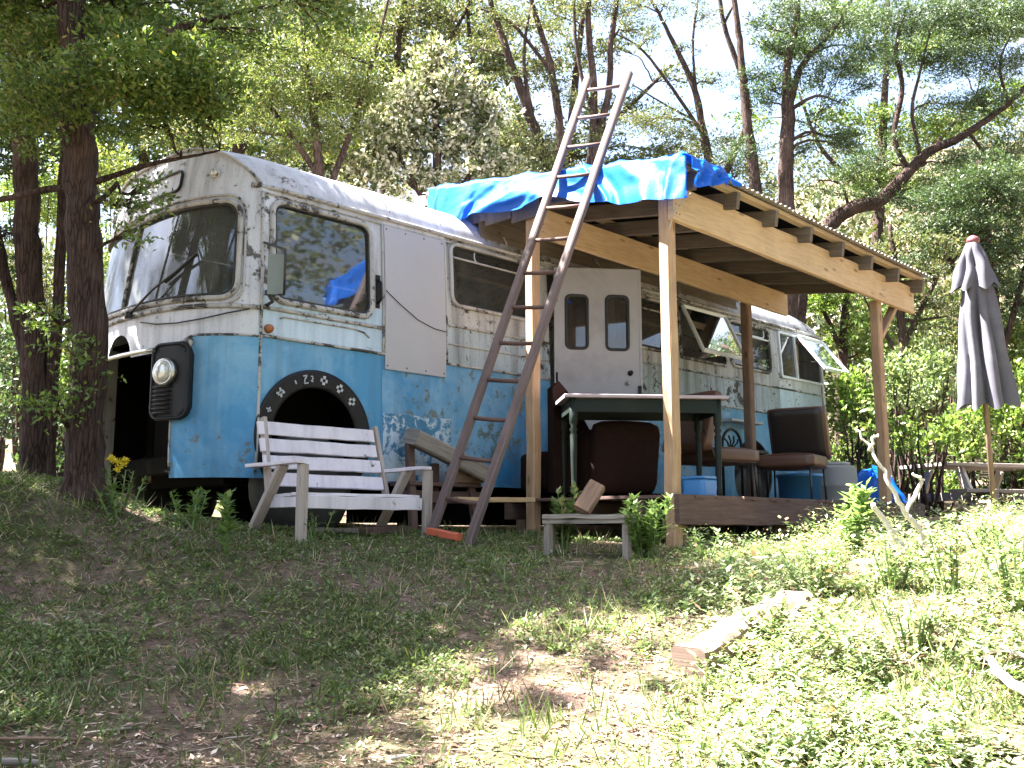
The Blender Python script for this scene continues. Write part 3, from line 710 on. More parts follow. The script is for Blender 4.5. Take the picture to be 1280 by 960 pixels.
# rear, far side, floor
patch('rear_panel', MT['white'], bus, S, 8.71, UEND, Z0, Z3, sd_rr((9.05+.55+.55, 2.3), .5, .3, .1), d=.06)
farw = sd_min(*[sd_rr((-LF-c, 2.36), .55, .29, .09) for c in (7.4,)])
fw_ = patch('far_side_panel', MT['white'], bus, S, -LF-8.7, -LF, Z0, Z3, farw, d=.06)
for c in (7.4,): patch('pane', MT['glass'], fw_, Soff(-.01), -LF-c-.56, -LF-c+.56, 2.06, 2.66, d=.4)
MB().box((4.5, 1.2, .60), (8.6, 2.28, .05)).build('floor', MT['brown_wood'], bus)
c_ = MB()
for y in (.75, 1.65): c_.plank((.2, y, .50), (8.6, y, .50), .08, .16, (0, 0, 1), 4, 0)
for x in (.5, 6.85): c_.tube([(x, .3, .45), (x, 2.1, .45)], .05, 8)
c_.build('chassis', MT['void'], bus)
MB().box((1.95, .55, .37), (1.1, .5, .32)).build('underfloor_shade_box', MT['void'], bus)  # this and the next two boxes are added to darken the underside
MB().box((1.35, 1.75, .38), (.9, .5, .34)).build('underfloor_shade_box_far', MT['void'], bus)
MB().box((3.7, 1.2, .34), (1.6, 1.5, .30)).build('underfloor_shade_box_mid', MT['void'], bus)
for x, zc in ((.5, .48), (6.85, .46)):
    for y in (.16, 2.24):
        s_ = 1 if y > 1 else -1
        ax = np.array(((1, 0, 0), (0, 0, s_), (0, 1, 0)), float)
        wh = MB().lathe([(.20, -.11), (.30, -.12), (.40, -.10), (.425, -.06), (.425, .06), (.40, .10), (.30, .12), (.20, .11)], (x, y, zc), 28, ax).build('wheel', MT['rubber'], bus)
        MB().lathe([(.21, .10), (.19, .05), (.10, .04), (.08, .09), (0, .10)], (x, y, zc), 20, ax).build('rim', MT['void'], wh)
# wheel arch surround with painted marks
aw = patch('wheel_arch', MT['black'], bus, Soff(.016), -.05, 1.06, .53, 1.40, sd_min(sd_c((.5, .85), .385)), sd_c((.5, .85), .525), d=.025, thick=.012)
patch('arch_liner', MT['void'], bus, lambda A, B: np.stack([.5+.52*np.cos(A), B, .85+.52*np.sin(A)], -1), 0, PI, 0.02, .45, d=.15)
def on_arch(a, r): return (.5+r*math.cos(a), .85+r*math.sin(a))
def mark(a, pts, w_=.013):
    ca, sa = math.cos(a), math.sin(a); m = MB()
    for pl in pts:
        q = []
        for lx, lr in pl:      # lx to the right along the arch, lr outwards
            r = .455+lr; b_ = a-lx/.455; q.append(S(.5+r*math.cos(b_), .85+r*math.sin(b_), .0185))
        for i in range(len(q)-1): m.plank(q[i], q[i+1], w_, .003, (0, -1, 0), 1, 0)
    m.build('painted_mark', MT['print'], aw)
cross = [((-.032, 0), (.032, 0)), ((0, -.036), (0, .036))]
for a in (82, 62, 43): mark(math.radians(a), cross, .026)
mark(math.radians(103), [((-.018, .028), (.016, .03), (-.01, 0), (-.02, -.03), (.018, -.028))], .010)
mark(math.radians(96), [((-.008, .02), (.008, .02), (.008, 0), (-.008, -.018), (.01, -.02))], .009)
mark(math.radians(115), [((0, .015), (0, -.015))], .010)
mark(math.radians(135), [((-.03, .02), (.03, -.02)), ((-.02, -.03), (.02, .03)), ((-.03, 0), (.03, 0))], .016)
mark(math.radians(156), [((-.02, .0), (.02, .0)), ((0, -.02), (0, .025))], .013)
# mirror on a bracket
mA, mB = hit(357, 312, 0, -.02), hit(355, 368, 0, -.02)
s1, s2 = S(.01, 2.30, .01), S(.03, 1.90, .01)
mr = MB().tube([s1, s1+(mA-s1)*.9, mA, mA+(mB-mA)*.15, mB, s2], .010, 7).build('mirror_arm', MT['steel'], bus)
mc = hit(346, 343, 0, -.02); mR = np.array(Matrix.Rotation(math.radians(-35), 3, 'Z'))
MB().box(mc, (.13, .025, .30), mR).build('mirror', m_plain('tarnished_mirror_back', (.20, .215, .185), .4, .3), mr)
MB().tube([s2+np.array((0, -.01, .02)), s2+np.array((-.02, -.06, 0)), s2+np.array((.03, -.05, -.06)), s2+np.array((0, 0, -.09))], .014, 6).build('bracket', MT['rubber'], mr)
p = S(.06, 1.64, .02); MB().lathe([(.035, -.03), (.035, .0), (.03, .02), (0, .025)], p, 12, np.array(((1, 0, 0), (0, 0, -1), (0, 1, 0)))).build('side_lamp', m_plain('amber_lens', (.35, .12, .03), .3), bus)

# ---- the opened entrance door
dh, de = np.array((3.20, -.045)), np.array((3.88, -.58)); dd = de-dh; DWd = np.linalg.norm(dd); dd /= DWd; dnrm = np.array((dd[1], -dd[0]))
def Dr(off=0.0):
    return lambda A, B: np.stack(np.broadcast_arrays(dh[0]+dd[0]*A+dnrm[0]*off, dh[1]+dd[1]*A+dnrm[1]*off, B), -1)
def d_uv(px, py):
    n = np.array((dnrm[0], dnrm[1], 0)); v = ray(px, py); p0 = np.array((dh[0], dh[1], 0)); k = ((p0-CAM)@n)/(v@n); p = CAM+v*k
    return float((p[:2]-dh)@dd), float(p[2])
wins = []
for (x0, y0, x1, y1) in ((707, 370, 734, 436), (757, 371, 785, 438)):
    a0, b0 = d_uv(x0, y0); a1, b1 = d_uv(x1, y1); wins.append((((a0+a1)/2, (b0+b1)/2), abs(a1-a0)/2, abs(b0-b1)/2, .045))
door = patch('door', MT['door'], bus, Dr(.02), 0, DWd, .56, 2.69, sd_min(*[sd_rr(*w_) for w_ in wins]), d=.035, thick=.035, smooth=False)
for w_ in wins:
    f = frame('door_window', MT['rubber'], door, Dr(.024), rr_path(*w_), .015)
    patch('pane', MT['dark_glass'], f, Dr(.008), w_[0][0]-w_[1], w_[0][0]+w_[1], w_[0][1]-w_[2], w_[0][1]+w_[2], None, sd_rr(*w_), d=.03)
for px, py, r, mt in ((787, 467, .022, 'black'), (783, 480, .018, 'chrome')):
    a, b = d_uv(px, py); c0 = Dr(.02)(a, b); ax = np.stack([(dd[0], dd[1], 0), (0, 0, 1), (dnrm[0], dnrm[1], 0)], 1)
    MB().lathe([(r*1.2, 0), (r*1.2, .006), (r*.5, .01), (r*.5, .03), (r, .04), (r*.9, .055), (0, .06)], c0, 12, ax).build('door_knob', MT[mt], door)
for z in (.85, 1.6, 2.4):
    c0 = Dr(.024)(.02, z); MB().tube([c0+np.array((0, 0, -.05)), c0+np.array((0, 0, .05))], .011, 6).build('hinge', MT['black'], door)
q_ = [Dr(.022)(a, b) for a, b in ((.01, .57), (DWd-.01, .57), (DWd-.01, 2.68), (.01, 2.68))]
for i in range(4): MB().plank(q_[i], q_[(i+1) % 4], .024, .010, (dnrm[0], dnrm[1], 0), 3, 0).build('edge_trim', MT['door'], door)
MB().box(Dr(.03)(DWd-.03, 1.42), (.03, .03, .22), np.stack([(dd[0], dd[1], 0), (dnrm[0], dnrm[1], 0), (0, 0, 1)], 1)).build('lock', MT['black'], door)
for a in np.linspace(1.18, 1.80, 4):
    for z in (1.49, 2.66): MB().lathe([(.007, 0), (.006, .003), (0, .004)], S(a, z, .024), 8, np.array(((1, 0, 0), (0, 0, -1), (0, 1, 0)))).build('nail', MT['steel'], hb)

# ================================================================== THE PORCH
porch = thing('porch', (4.5, -1.2, 0), 'lean-to timber porch with pine beams and corrugated iron roof beside the bus', 'porch')
PX0, PX1 = 2.30, 6.78
def roofz(x, y): return 2.955+.155*(y+2.2)*1.0-.022*(x-2.3)
def post(x, y, ztop, w=.10, mat='postwood', z0=None):
    z0 = gz(x, y)-.12 if z0 is None else z0
    return MB().plank((x, y, z0), (x, y, ztop), w, w, (0, 1, 0), 10, .002).build('post', MT[mat], porch)
post(2.36, -2.0, 2.80); post(2.42, -.50, 3.02); post(6.02, -2.0, 2.50, .10); post(5.97, -.50, 2.98, .10, 'brown_wood')
MB().plank((2.302, -2.078, 2.675), (6.76, -2.078, 2.61), .05, .29, (0, 0, 1), 14, .002).build('beam', MT['pine'], porch)
MB().plank((2.36, -.578, 2.865), (6.74, -.578, 2.80), .05, .27, (0, 0, 1), 14, .002).build('beam', MT['pine'], porch)
for i, x in enumerate(np.linspace(2.42, 6.70, 8)):
    a = np.array((x, -2.235, roofz(x, -2.235)-.115)); b = np.array((x, .78, roofz(x, .78)-.115))
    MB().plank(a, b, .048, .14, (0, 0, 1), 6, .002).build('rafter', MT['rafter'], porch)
for y in (-2.17, -1.25, -.35, .6):
    MB().plank((PX0+.01, y, roofz(PX0, y)-.026), (PX1, y, roofz(PX1, y)-.026), .07, .042, (0, 0, 1), 12, .002).build('purlin', MT['purlin'], porch)
MB().plank((PX0+.012, -2.2, roofz(PX0, -2.2)-.055), (PX0+.012, 1.02, roofz(PX0, 1.02)-.055), .022, .10, (0, 0, 1), 8, .002).build('barge_board', MT['rafter'], porch)
# corrugated sheets, each a piece of its own
sheet_w = (PX1-PX0+.08)/6
for k in range(6):
    x0 = PX0-.03+k*sheet_w; xsn = np.linspace(x0, x0+sheet_w+.03, 72); ysn = np.linspace(-2.27-random.uniform(0, .015), .86, 8)
    X, Y = np.meshgrid(xsn, ysn, indexing='ij'); Z = roofz(X, Y)+.012+.010*np.sin(X*2*PI/.076)+.002*(k % 2)
    idx = np.arange(X.size).reshape(X.shape); F = np.stack([idx[:-1, :-1], idx[1:, :-1], idx[1:, 1:], idx[:-1, 1:]], -1).reshape(-1, 4)
    me = quads_mesh('corrugated_sheet', np.stack([X, Y, Z], -1).reshape(-1, 3)-base_of(porch), F); me.polygons.foreach_set('use_smooth', [True]*len(F)); me.materials.append(MT['galv'])
    link(bpy.data.objects.new('corrugated_sheet', me), porch)
MB().box(((PX0+PX1)/2+.02, -.70, roofz((PX0+PX1)/2, -.70)-.001), (PX1-PX0-.02, 3.0, .003), np.array(Matrix.Rotation(math.atan(.155), 3, 'X'))@np.array(Matrix.Rotation(math.atan(.022), 3, 'Y'))).build('added_dark_underlay', MT['void'], porch)  # black sheet added to darken the underside of the roof
for xb, yb_, zb in ((2.36, -2.105, 2.675), (6.0, -2.105, 2.62), (2.42, -.605, 2.865), (5.98, -.605, 2.815)):
    for dx in (-.02, .025):
        for dz in (-.09, -.02, .07): MB().lathe([(.006, 0), (.005, .003), (0, .004)], (xb+dx, yb_, zb+dz), 6, np.array(((1, 0, 0), (0, 0, -1), (0, 1, 0)))).build('nail', MT['steel'], porch)
# braces, nail plates
MB().plank((6.07, -2.0, 2.12), (6.42, -2.03, 2.52), .045, .09, (0, 1, 0), 3).build('brace', MT['postwood'], porch)
# deck
deck = MB().plank((2.30, -2.075, .305), (6.75, -2.075, .295), .045, .225, (0, 0, 1), 16, .003).build('deck_fascia', MT['deck'], porch)
for y in (-1.7, -1.0, -.25): MB().plank((2.34, y, .31), (6.72, y, .31), .05, .14, (0, 0, 1), 8, .002).build('joist', MT['deck'], porch)
nb = 32
for i in range(nb):
    x = 2.36+i*(6.74-2.36)/nb+.068
    MB().plank((x, -2.10+random.uniform(-.012, .012), .405), (x, -.10, .405), .128, .026, (0, 0, 1), 3, .001).build('deck_board', MT['deck'], porch)
for x in (2.5, 4.0, 5.3, 6.5):
    for y in (-1.95, -.3): MB().plank((x, y, gz(x, y)-.1), (x, y, .24), .10, .10, (0, 1, 0), 2).build('pile', MT['brown_wood'], porch)
MB().plank((6.35, -2.35, .17), (7.25, -2.32, .17), .26, .045, (0, 0, 1), 4).build('step_board', MT['deck'], porch)
for x in (6.45, 7.1): MB().plank((x, -2.34, gz(x, -2.34)-.05), (x, -2.34, .15), .2, .05, (1, 0, 0), 2).build('step_block', MT['deck'], porch)

# dark boards added to shut out sky between bus roof and porch roof
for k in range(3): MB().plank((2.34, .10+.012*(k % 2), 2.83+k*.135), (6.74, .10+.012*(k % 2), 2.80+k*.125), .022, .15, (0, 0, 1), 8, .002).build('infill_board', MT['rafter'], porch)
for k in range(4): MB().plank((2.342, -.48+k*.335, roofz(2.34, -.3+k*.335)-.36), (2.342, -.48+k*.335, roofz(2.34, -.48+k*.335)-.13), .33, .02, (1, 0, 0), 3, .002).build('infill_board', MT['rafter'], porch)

# ---- tarpaulin
ns, nt = 150, 60
sv = np.linspace(0, 1, ns); tv = np.linspace(0, 1, nt)
Sg, Tg = np.meshgrid(sv, tv, indexing='ij')
def ridge(x): return 1-np.abs(2*(x-np.floor(x))-1)     # sharp crease profile
def tarp_pt(Sg, Tg):
    yv = -2.36+Sg*3.14                                # along the gable end of the roof
    drop = .31+.05*np.sin(Sg*7+.7)+.13*np.exp(-((Sg-.90)/.09)**2)+.06*np.exp(-((Sg-.62)/.12)**2)-.06*np.exp(-((Sg-.45)/.08)**2)
    run = .42+.30*np.clip((.45-Sg)/.45, 0, 1)          # how far it reaches on to the roof
    tot = run+drop; q = Tg*tot
    over = q > run; hang = np.clip((q-run)/drop, 0, 1)
    wob = fbm(Sg*5+3, Tg*3+1, 3)-.5
    # creases gather towards a few tie points and fan out diagonally
    diag = Sg*7.5+(Tg-.5)*2.6*np.sin(Sg*6.5)+wob*1.4
    crease = ridge(diag*.8)**1.5*.06+ridge(diag*1.9+.3+wob)**2*.012
    sag = .05*np.sin(Tg*9+Sg*4)*wob
    x = np.where(over, PX0-.05-.03*hang-crease*(.35+.9*hang)-.06*np.abs(wob), PX0-.05+run-q)
    zr = roofz(np.maximum(x, PX0-.04), np.clip(yv, -2.3, .9))+.040
    z = np.where(over, zr-(q-run)*(1-.05*wob), zr+crease*.5+np.abs(wob)*.04+.02*np.clip(1-q/.3, 0, 1)*np.abs(np.sin(Sg*17)))
    y = yv+(.12*wob+.05*np.sin(diag*PI))*over
    k = np.clip((-2.24-y)/.12, 0, 1)
    y = np.maximum(y, -2.30-.02*np.sin(x*30)); z = z-k*.07*(~over)
    return np.stack([x, y, z+sag*.3], -1)
tarp = thing('tarpaulin', (PX0, -.8, 3.1), 'crumpled blue tarpaulin hanging over the near end of the porch roof', 'tarpaulin')
P = tarp_pt(Sg, Tg)
idx = np.arange(ns*nt).reshape(ns, nt); F = np.stack([idx[:-1, :-1], idx[1:, :-1], idx[1:, 1:], idx[:-1, 1:]], -1).reshape(-1, 4)
def sheet(name, P, F, mat, parent):
    me = quads_mesh(name, P.reshape(-1, 3)-base_of(parent), F); me.polygons.foreach_set('use_smooth', [True]*len(F)); me.materials.append(mat)
    return link(bpy.data.objects.new(name, me), parent)
sheet('main_sheet', P, F, MT['tarp'], tarp)
# flap over the outer edge of the roof
n1, n2 = 50, 34
A, B = np.meshgrid(np.linspace(0, 1, n1), np.linspace(0, 1, n2), indexing='ij')
X = PX0-.06+A*.48; dr = (.30-.16*A)*B
bump = fbm(A*5+20, B*3+2, 3)-.5; cr_ = ridge(A*2.2+(B-.3)*1.4+bump*.8)**1.4*.06
Y = -2.315-cr_*(.3+B)-.05*bump*B-.02*B
Z = roofz(X, -2.28)+.06-dr+.03*bump-np.where(B < .15, 0, 0)
Y = np.where(B < .12, -2.315+.22*(1-B/.12), Y); Z = np.where(B < .12, roofz(X, Y)+.05+.03*np.abs(bump), Z)
idx = np.arange(n1*n2).reshape(n1, n2); F = np.stack([idx[:-1, :-1], idx[1:, :-1], idx[1:, 1:], idx[:-1, 1:]], -1).reshape(-1, 4)
sheet('corner_flap', np.stack([X, Y, Z], -1), F, MT['tarp'], tarp)

# grommet cord holding the tarpaulin
MB().tube(catmull([(PX0-.09, -2.33, 2.66), (2.31, -2.12, 2.60), (2.30, -2.06, 2.45)], 4), .004, 5).build('tie_cord', MT['print'], tarp)
# ================================================================== LADDER
lad = thing('ladder', (.82, -1.2, gz(.82, -1.2)), 'long worn wooden ladder leaning on the porch roof over the tarpaulin', 'ladder')
rails = []
for (bx_, by_, tx_, ty_, yy_) in ((584, 686, 786, 92, -1.40), (536, 676, 735, 99, -1.0)):
    b0 = hit(bx_, by_, 1, yy_); t0 = hit(tx_, ty_, 1, yy_); rails.append((b0, t0))
    MB().plank(b0, t0, .074, .052, np.cross((0, 1, 0), t0-b0), 20, .0006, .010).build('stile', MT['ladder'], lad)
nr_ = 13
for i in range(nr_):
    k = .075+i*.0745
    a = rails[0][0]+(rails[0][1]-rails[0][0])*k; b = rails[1][0]+(rails[1][1]-rails[1][0])*k
    MB().tube([a, a*.5+b*.5+np.array((0, 0, -.003)), b], .0165, 8).build('rung', MT['rung'], lad)
a = rails[0][0]+(rails[0][1]-rails[0][0])*.012+np.array((-.045, .05, .03)); b = rails[1][0]+(rails[1][1]-rails[1][0])*.012+np.array((-.045, -.02, .02))
r_ = MB().plank(a, b, .045, .05, (0, 0, 1), 3).build('bottom_rung', MT['red'], lad); r_['label'] = 'red painted bottom rung'

# ================================================================== WHITE BENCH
bz = .10
ben = thing('garden_bench', (.3, -.62, bz), 'white slatted garden bench standing in front of the wheel arch', 'bench')
yf, yb = -.86, -.36
bx0, bx1 = -.19, .84
for k in range(4):
    z = .50+k*.118; y = -.47+.028*k*1.1; dx = -.02*k
    MB().plank((bx0+.0+dx*.5+random.uniform(-.008, .008), y, z), (bx1-.04+dx*.5+random.uniform(-.008, .008), y, z+random.uniform(-.006, .006)), .022, .095, (0, .27, 1), 8, .002).build('back_slat', MT['bench'], ben)
for k in range(4): MB().plank((bx0, yf+.05+k*.095, .392-.004*k), (bx1, yf+.05+k*.095, .392-.004*k), .085, .022, (0, 0, 1), 6, .002).build('seat_slat', MT['bench'], ben)
MB().plank((bx0-.0, yf-.012, .338), (bx1, yf-.012, .338), .022, .085, (0, 0, 1), 8, .002).build('front_rail', MT['bench'], ben)
for x in (bx0, bx1):
    s_ = 1 if x > 0 else -1
    MB().plank((x+s_*.02+.03, yf-.02, gz(x, yf)-.03), (x+s_*.02+.03, yf-.02, .585), .045, .07, (1, 0, 0), 4).build('front_leg', MT['bench_leg'], ben)
    MB().plank((x+s_*.02-.03, -.36, gz(x, -.36)-.03), (x+s_*.02+.01, -.68, .59), .04, .075, (1, 0, 0), 4).build('rear_leg', MT['bench_leg'], ben)
    MB().plank((x+s_*.02, yf-.05, .60), (x+s_*.02, yb+.08, .595), .085, .024, (0, 0, 1), 4).build('armrest', MT['bench'], ben)
    MB().plank((x-s_*.01, -.49, .36), (x-s_*.03, -.34, .93), .03, .06, (0, 1, .2), 3).build('back_upright', MT['bench_leg'], ben)
    MB().plank((x-s_*.015, yf, .34), (x-s_*.015, -.42, .34), .03, .07, (0, 0, 1), 3).build('side_rail', MT['bench'], ben)
def loose_board(name, a, b, w, t, mat, label, cat, up=(0, 0, 1), group=None):
    a = np.array(a, float); b = np.array(b, float); o = thing(name, (a+b)/2, label, cat, group)
    MB().plank(a, b, w, t, up, 8, .004).build('board', MT[mat], o); return o
def single(mb, name, mat, loc, label, cat, group=None, kind=None):
    """a thing that is one mesh, its origin at loc"""
    e_ = bpy.data.objects.new('tmp', None); e_.location = tuple(map(float, loc)); 
    o = mb.build(name, mat, None); me = o.data
    me.transform(Matrix.Translation([-float(q) for q in loc])); o.location = tuple(map(float, loc))
    bpy.data.objects.remove(e_); return tag(o, label, cat, group, kind)
single(MB().plank((.05, -.60, .155), (.42, -.62, .15), .16, .035, (0, 0, 1), 5), 'timber_board', MT['grey_wood'], (.2, -.6, .13), 'short grey board lying on the ground under the white bench', 'board')
single(MB().plank((.42, -.72, .150), (.86, -.60, .158), .22, .05, (0, 0, 1), 5), 'wooden_pallet_board', MT['deck'], (.6, -.66, .13), 'broad dark brown board under the right end of the bench', 'board')

# ---- timber offcuts leaning by the deck, behind the ladder
single(MB().plank((1.26, -.24, .90), (2.02, -.36, .60), .24, .13, (.1, -.2, 1), 6, .002), 'timber_baulk', MT['grey_wood'], (1.6, -.3, .6), 'thick grey timber baulk sloping down behind the ladder', 'timber')
single(MB().plank((1.70, -.24, .585), (2.02, -.20, .585), .14, .095, (0, 0, 1), 4, .001), 'timber_block', MT['brown_wood'], (1.9, -.45, .45), 'stubby brown timber block lying under the sloping baulk', 'timber')
m = MB(); 
for a, b in (((1.25, -.30, gz(1.25, -.3)-.03), (1.28, -.20, .84)), ((1.95, -.30, gz(1.95, -.3)-.03), (1.93, -.22, .56)), ((1.62, -.12, gz(1.6, -.1)-.03), (1.62, -.12, .70))): m.plank(a, b, .07, .05, (0, 1, 0), 3)
m.plank((1.22, -.21, .42), (2.05, -.21, .42), .05, .10, (0, 0, 1), 4); m.plank((1.22, -.16, .52), (2.0, -.16, .52), .25, .03, (0, 0, 1), 4)
single(m, 'timber_trestle', MT['deck'], (1.6, -.2, .1), 'low dark trestle against the bus under the grey baulk', 'trestle')
# plank edge running along the deck's near end
single(MB().plank((1.55, -.45, .395), (2.27, -.62, .40), .11, .04, (0, 0, 1), 4), 'loose_plank', MT['pine'], (1.9, -.5, .35), 'pale plank end poking out beside the post behind the ladder', 'plank')

# ---- low step bench with a wood block on it
sb = thing('step_bench', (1.45, -1.72, .05), 'low grey weathered step bench in front of the deck', 'bench')
A0, A1 = at(678, 645, 6.75), at(795, 652, 6.65)
axx = (A1-A0)/np.linalg.norm(A1-A0); back = np.array((-axx[1], axx[0], 0)); A1[2] = A0[2] = .245
for k in range(3): MB().plank(A0+back*(.02+k*.095), A1+back*(.02+k*.095), .085, .03, (0, 0, 1), 6, .003).build('top_board', MT['grey_wood'], sb)
MB().plank(A0+np.array((0, 0, -.035)), A1+np.array((0, 0, -.028)), .02, .03, (0, 0, 1), 5, .001).build('apron', MT['grey_wood'], sb)
for q in (.06, .90):
    for k in (.02, .20):
        p = A0+(A1-A0)*q+back*k; MB().plank((p[0], p[1], gz(p[0], p[1])-.04), (p[0], p[1], .23), .05, .05, (0, 1, 0), 2).build('leg', MT['grey_wood'], sb)
p0 = at(727, 637, 6.72); p1 = at(747, 606, 6.80); p0[2] = .285
single(MB().plank(p0, p1, .115, .085, (-.6, -.6, .5), 4, .001), 'wood_block', MT['brown_wood'], p0-np.array((0, 0, .03)), 'sawn brown wood block propped upright on the low step bench', 'wood block')

# ================================================================== FURNITURE ON THE DECK
DZ = .418
tb = thing('table', (3.0, -1.2, DZ), 'dark green table with turned legs and pale laminate top on the deck', 'table')
TA, TB_ = hit(706, 494, 2, 1.235), hit(911, 496.5, 2, 1.235); ex = (TB_-TA)/np.linalg.norm(TB_-TA); ey = np.array((-ex[1], ex[0], 0)); TL = np.linalg.norm(TB_-TA); TD = .72
MB().plank(TA+ey*TD/2, TB_+ey*TD/2, TD, .028, (0, 0, 1), 6, 0, .004).build('table_top', MT['table_edge'], tb)
for k in (.05, TD-.05): MB().plank(TA+ex*.06+ey*k+np.array((0, 0, -.075)), TB_-ex*.06+ey*k+np.array((0, 0, -.075)), .022, .11, (0, 0, 1), 4, 0).build('apron', MT['green_paint'], tb)
for k in (.06, TL-.06): MB().plank(TA+ex*k+ey*.06+np.array((0, 0, -.075)), TA+ex*k+ey*(TD-.06)+np.array((0, 0, -.075)), .022, .11, (0, 0, 1), 3, 0).build('apron', MT['green_paint'], tb)
for k in (.08, TL-.08):
    for j in (.07, TD-.07):
        c = TA+ex*k+ey*j
        MB().lathe([(.018, DZ), (.026, DZ+.03), (.020, DZ+.08), (.026, DZ+.3), (.03, DZ+.5), (.02, DZ+.52), (.034, DZ+.545), (.02, DZ+.57), (.034, DZ+.6), (.034, 1.22)], (c[0], c[1], 0), 12).build('leg', MT['green_paint'], tb)

def soft_box(m, c, size, R=None, r=.03, puff=.0, n=6):
    """cushion: rounded box"""
    hx, hy, hz = [q/2 for q in size]; V = []; F = []
    bm = bmesh.new(); bmesh.ops.create_cube(bm, size=2.0)
    bmesh.ops.subdivide_edges(bm, edges=bm.edges[:], cuts=n, use_grid_fill=True)
    for v_ in bm.verts:
        p = np.array(v_.co); 
        q = np.array((p[0]*hx, p[1]*hy, p[2]*hz)); core = np.clip(q, [-hx+r, -hy+r, -hz+r], [hx-r, hy-r, hz-r]); d_ = q-core; L = np.linalg.norm(d_)
        if L > 1e-6: q = core+d_/L*min(r, L) if np.count_nonzero(np.abs(d_) > 1e-6) > 1 else q
        bulge = (1-p[0]**2)*(1-p[1]**2); q[2] += math.copysign(puff*bulge, p[2]) if abs(p[2]) > .99 else 0
        V.append(q)
    V = np.array(V)
    if R is not None: V = V@np.array(R).T
    V = V+np.array(c); F = [[v_.index for v_ in f.verts] for f in bm.faces]; bm.free()
    m.add(V, F, None, True); return m
def vinyl_chair(loc, ang, label, name='vinyl_chair', wide=.60):
    o = thing(name, loc, label, 'chair', 'brown vinyl chairs on the deck')
    R = np.array(Matrix.Rotation(ang, 3, 'Z')); L = np.array(loc)
    W = lambda p: L+R@np.array(p, float)
    soft_box(MB(), W((0, 0, .40)), (.52, wide, .13), R, .035, .025).build('seat', MT['vinyl'], o)
    Rb = R@np.array(Matrix.Rotation(math.radians(16), 3, 'Y'))
    bk = soft_box(MB(), W((-.30, 0, .70)), (.11, wide, .56), Rb, .03, 0).build('backrest', MT['vinyl'], o)
    soft_box(MB(), W((-.24, 0, .705)), (.03, wide-.06, .50), Rb, .014, 0).build('back_pad', MT['vinyl_dark'], bk)
    for sx, sy in ((.22, .25), (.22, -.25), (-.24, .25), (-.24, -.25)):
        MB().tube([W((sx, sy*wide/.6, .35)), W((sx*1.12, sy*1.04*wide/.6, .0))], .011, 7).build('leg', MT['steel'], o)
    for sy in (-.27, .27): MB().tube([W((.22, sy*wide/.6, .34)), W((-.26, sy*wide/.6, .34)), W((-.40, sy*wide/.6, .62))], .011, 7).build('frame_rail', MT['steel'], o)
    return o
vinyl_chair((5.20, -1.42, DZ), math.radians(180+12), 'brown vinyl chair with tilted dark back near the far end of the deck')
vinyl_chair((4.05, -1.30, DZ), math.radians(-14), 'brown vinyl chair facing the other one, half behind the front post')
def armchair(loc, ang, label, hback, mat='brown_fab', w=.72):
    o = thing('armchair', loc, label, 'armchair', 'dark armchairs by the bus door')
    R = np.array(Matrix.Rotation(ang, 3, 'Z')); L = np.array(loc); W = lambda p: L+R@np.array(p, float)
    soft_box(MB(), W((0, 0, .28)), (.62, w-.2, .34), R, .05, .03).build('seat', MT[mat], o)
    Rb = R@np.array(Matrix.Rotation(math.radians(-12), 3, 'Y'))
    soft_box(MB(), W((-.34, 0, hback/2+.05)), (.17, w, hback), Rb, .07, .02).build('backrest', MT[mat], o)
    for sy in (-1, 1): soft_box(MB(), W((.02, sy*(w/2-.06), .31)), (.66, .15, .56), R, .07, .02).build('armrest', MT[mat], o)
    for sx in (-.25, .25):
        for sy in (-.26, .26): MB().tube([W((sx, sy, .14)), W((sx, sy, 0))], [.025, .018], 8).build('leg', MT['void'], o)
    return o
armchair((3.12, -.78, DZ), math.radians(60), 'dark brown upholstered armchair behind the table', .60, w=.62)
# high-backed seat turned to the door
hc_ = thing('recliner', (2.78, -.55, DZ), 'tall dark brown chair back beside the inner post, before the door', 'chair')
q0, q1 = hit(684, 476, 1, -.62), hit(716, 520, 1, -.62)
MB().prism([(2.50, -.66, DZ+.05), (2.50, -.66, 1.38), (2.58, -.66, 1.44), (2.68, -.68, 1.35), (3.02, -.70, .95), (3.08, -.70, DZ+.05)], (.06, .12, 0)).build('backrest', MT['brown_fab'], hc_)
soft_box(MB(), (2.80, -.36, DZ+.24), (.5, .34, .34), None, .05, .02).build('seat', MT['brown_fab'], hc_)
# little round-backed chair far behind, ornamental back
oc = thing('round_backed_chair', (5.05, -.62, DZ), 'small round-backed dark metal chair against the bus, behind the table', 'chair')
oc0 = hit(915, 558, 1, -.45); r_ = .19
pts = [(oc0[0]+r_*math.cos(a), -.45, oc0[2]+r_*math.sin(a)) for a in np.linspace(0, PI, 14)]
MB().tube([(pts[0][0], -.45, DZ)]+pts+[(pts[-1][0], -.45, DZ)], .016, 7).build('back_hoop', MT['black'], oc)
for k, a in enumerate((-.5, -.17, .17, .5)):
    MB().tube([(oc0[0]+a*r_*1.6*t_+.012*math.sin(t_*12), -.45, oc0[2]-.05+t_*r_*.95*(1-abs(a)*.4)) for t_ in np.linspace(0, 1, 9)], .010, 6).build('back_bar', MT['black'], oc)
soft_box(MB(), (oc0[0], -.62, oc0[2]-.08), (.38, .36, .05), None, .02).build('seat', MT['black'], oc)
for sx in (-.16, .16): MB().tube([(oc0[0]+sx, -.78, oc0[2]-.1), (oc0[0]+sx, -.78, DZ)], .013, 6).build('leg', MT['black'], oc)
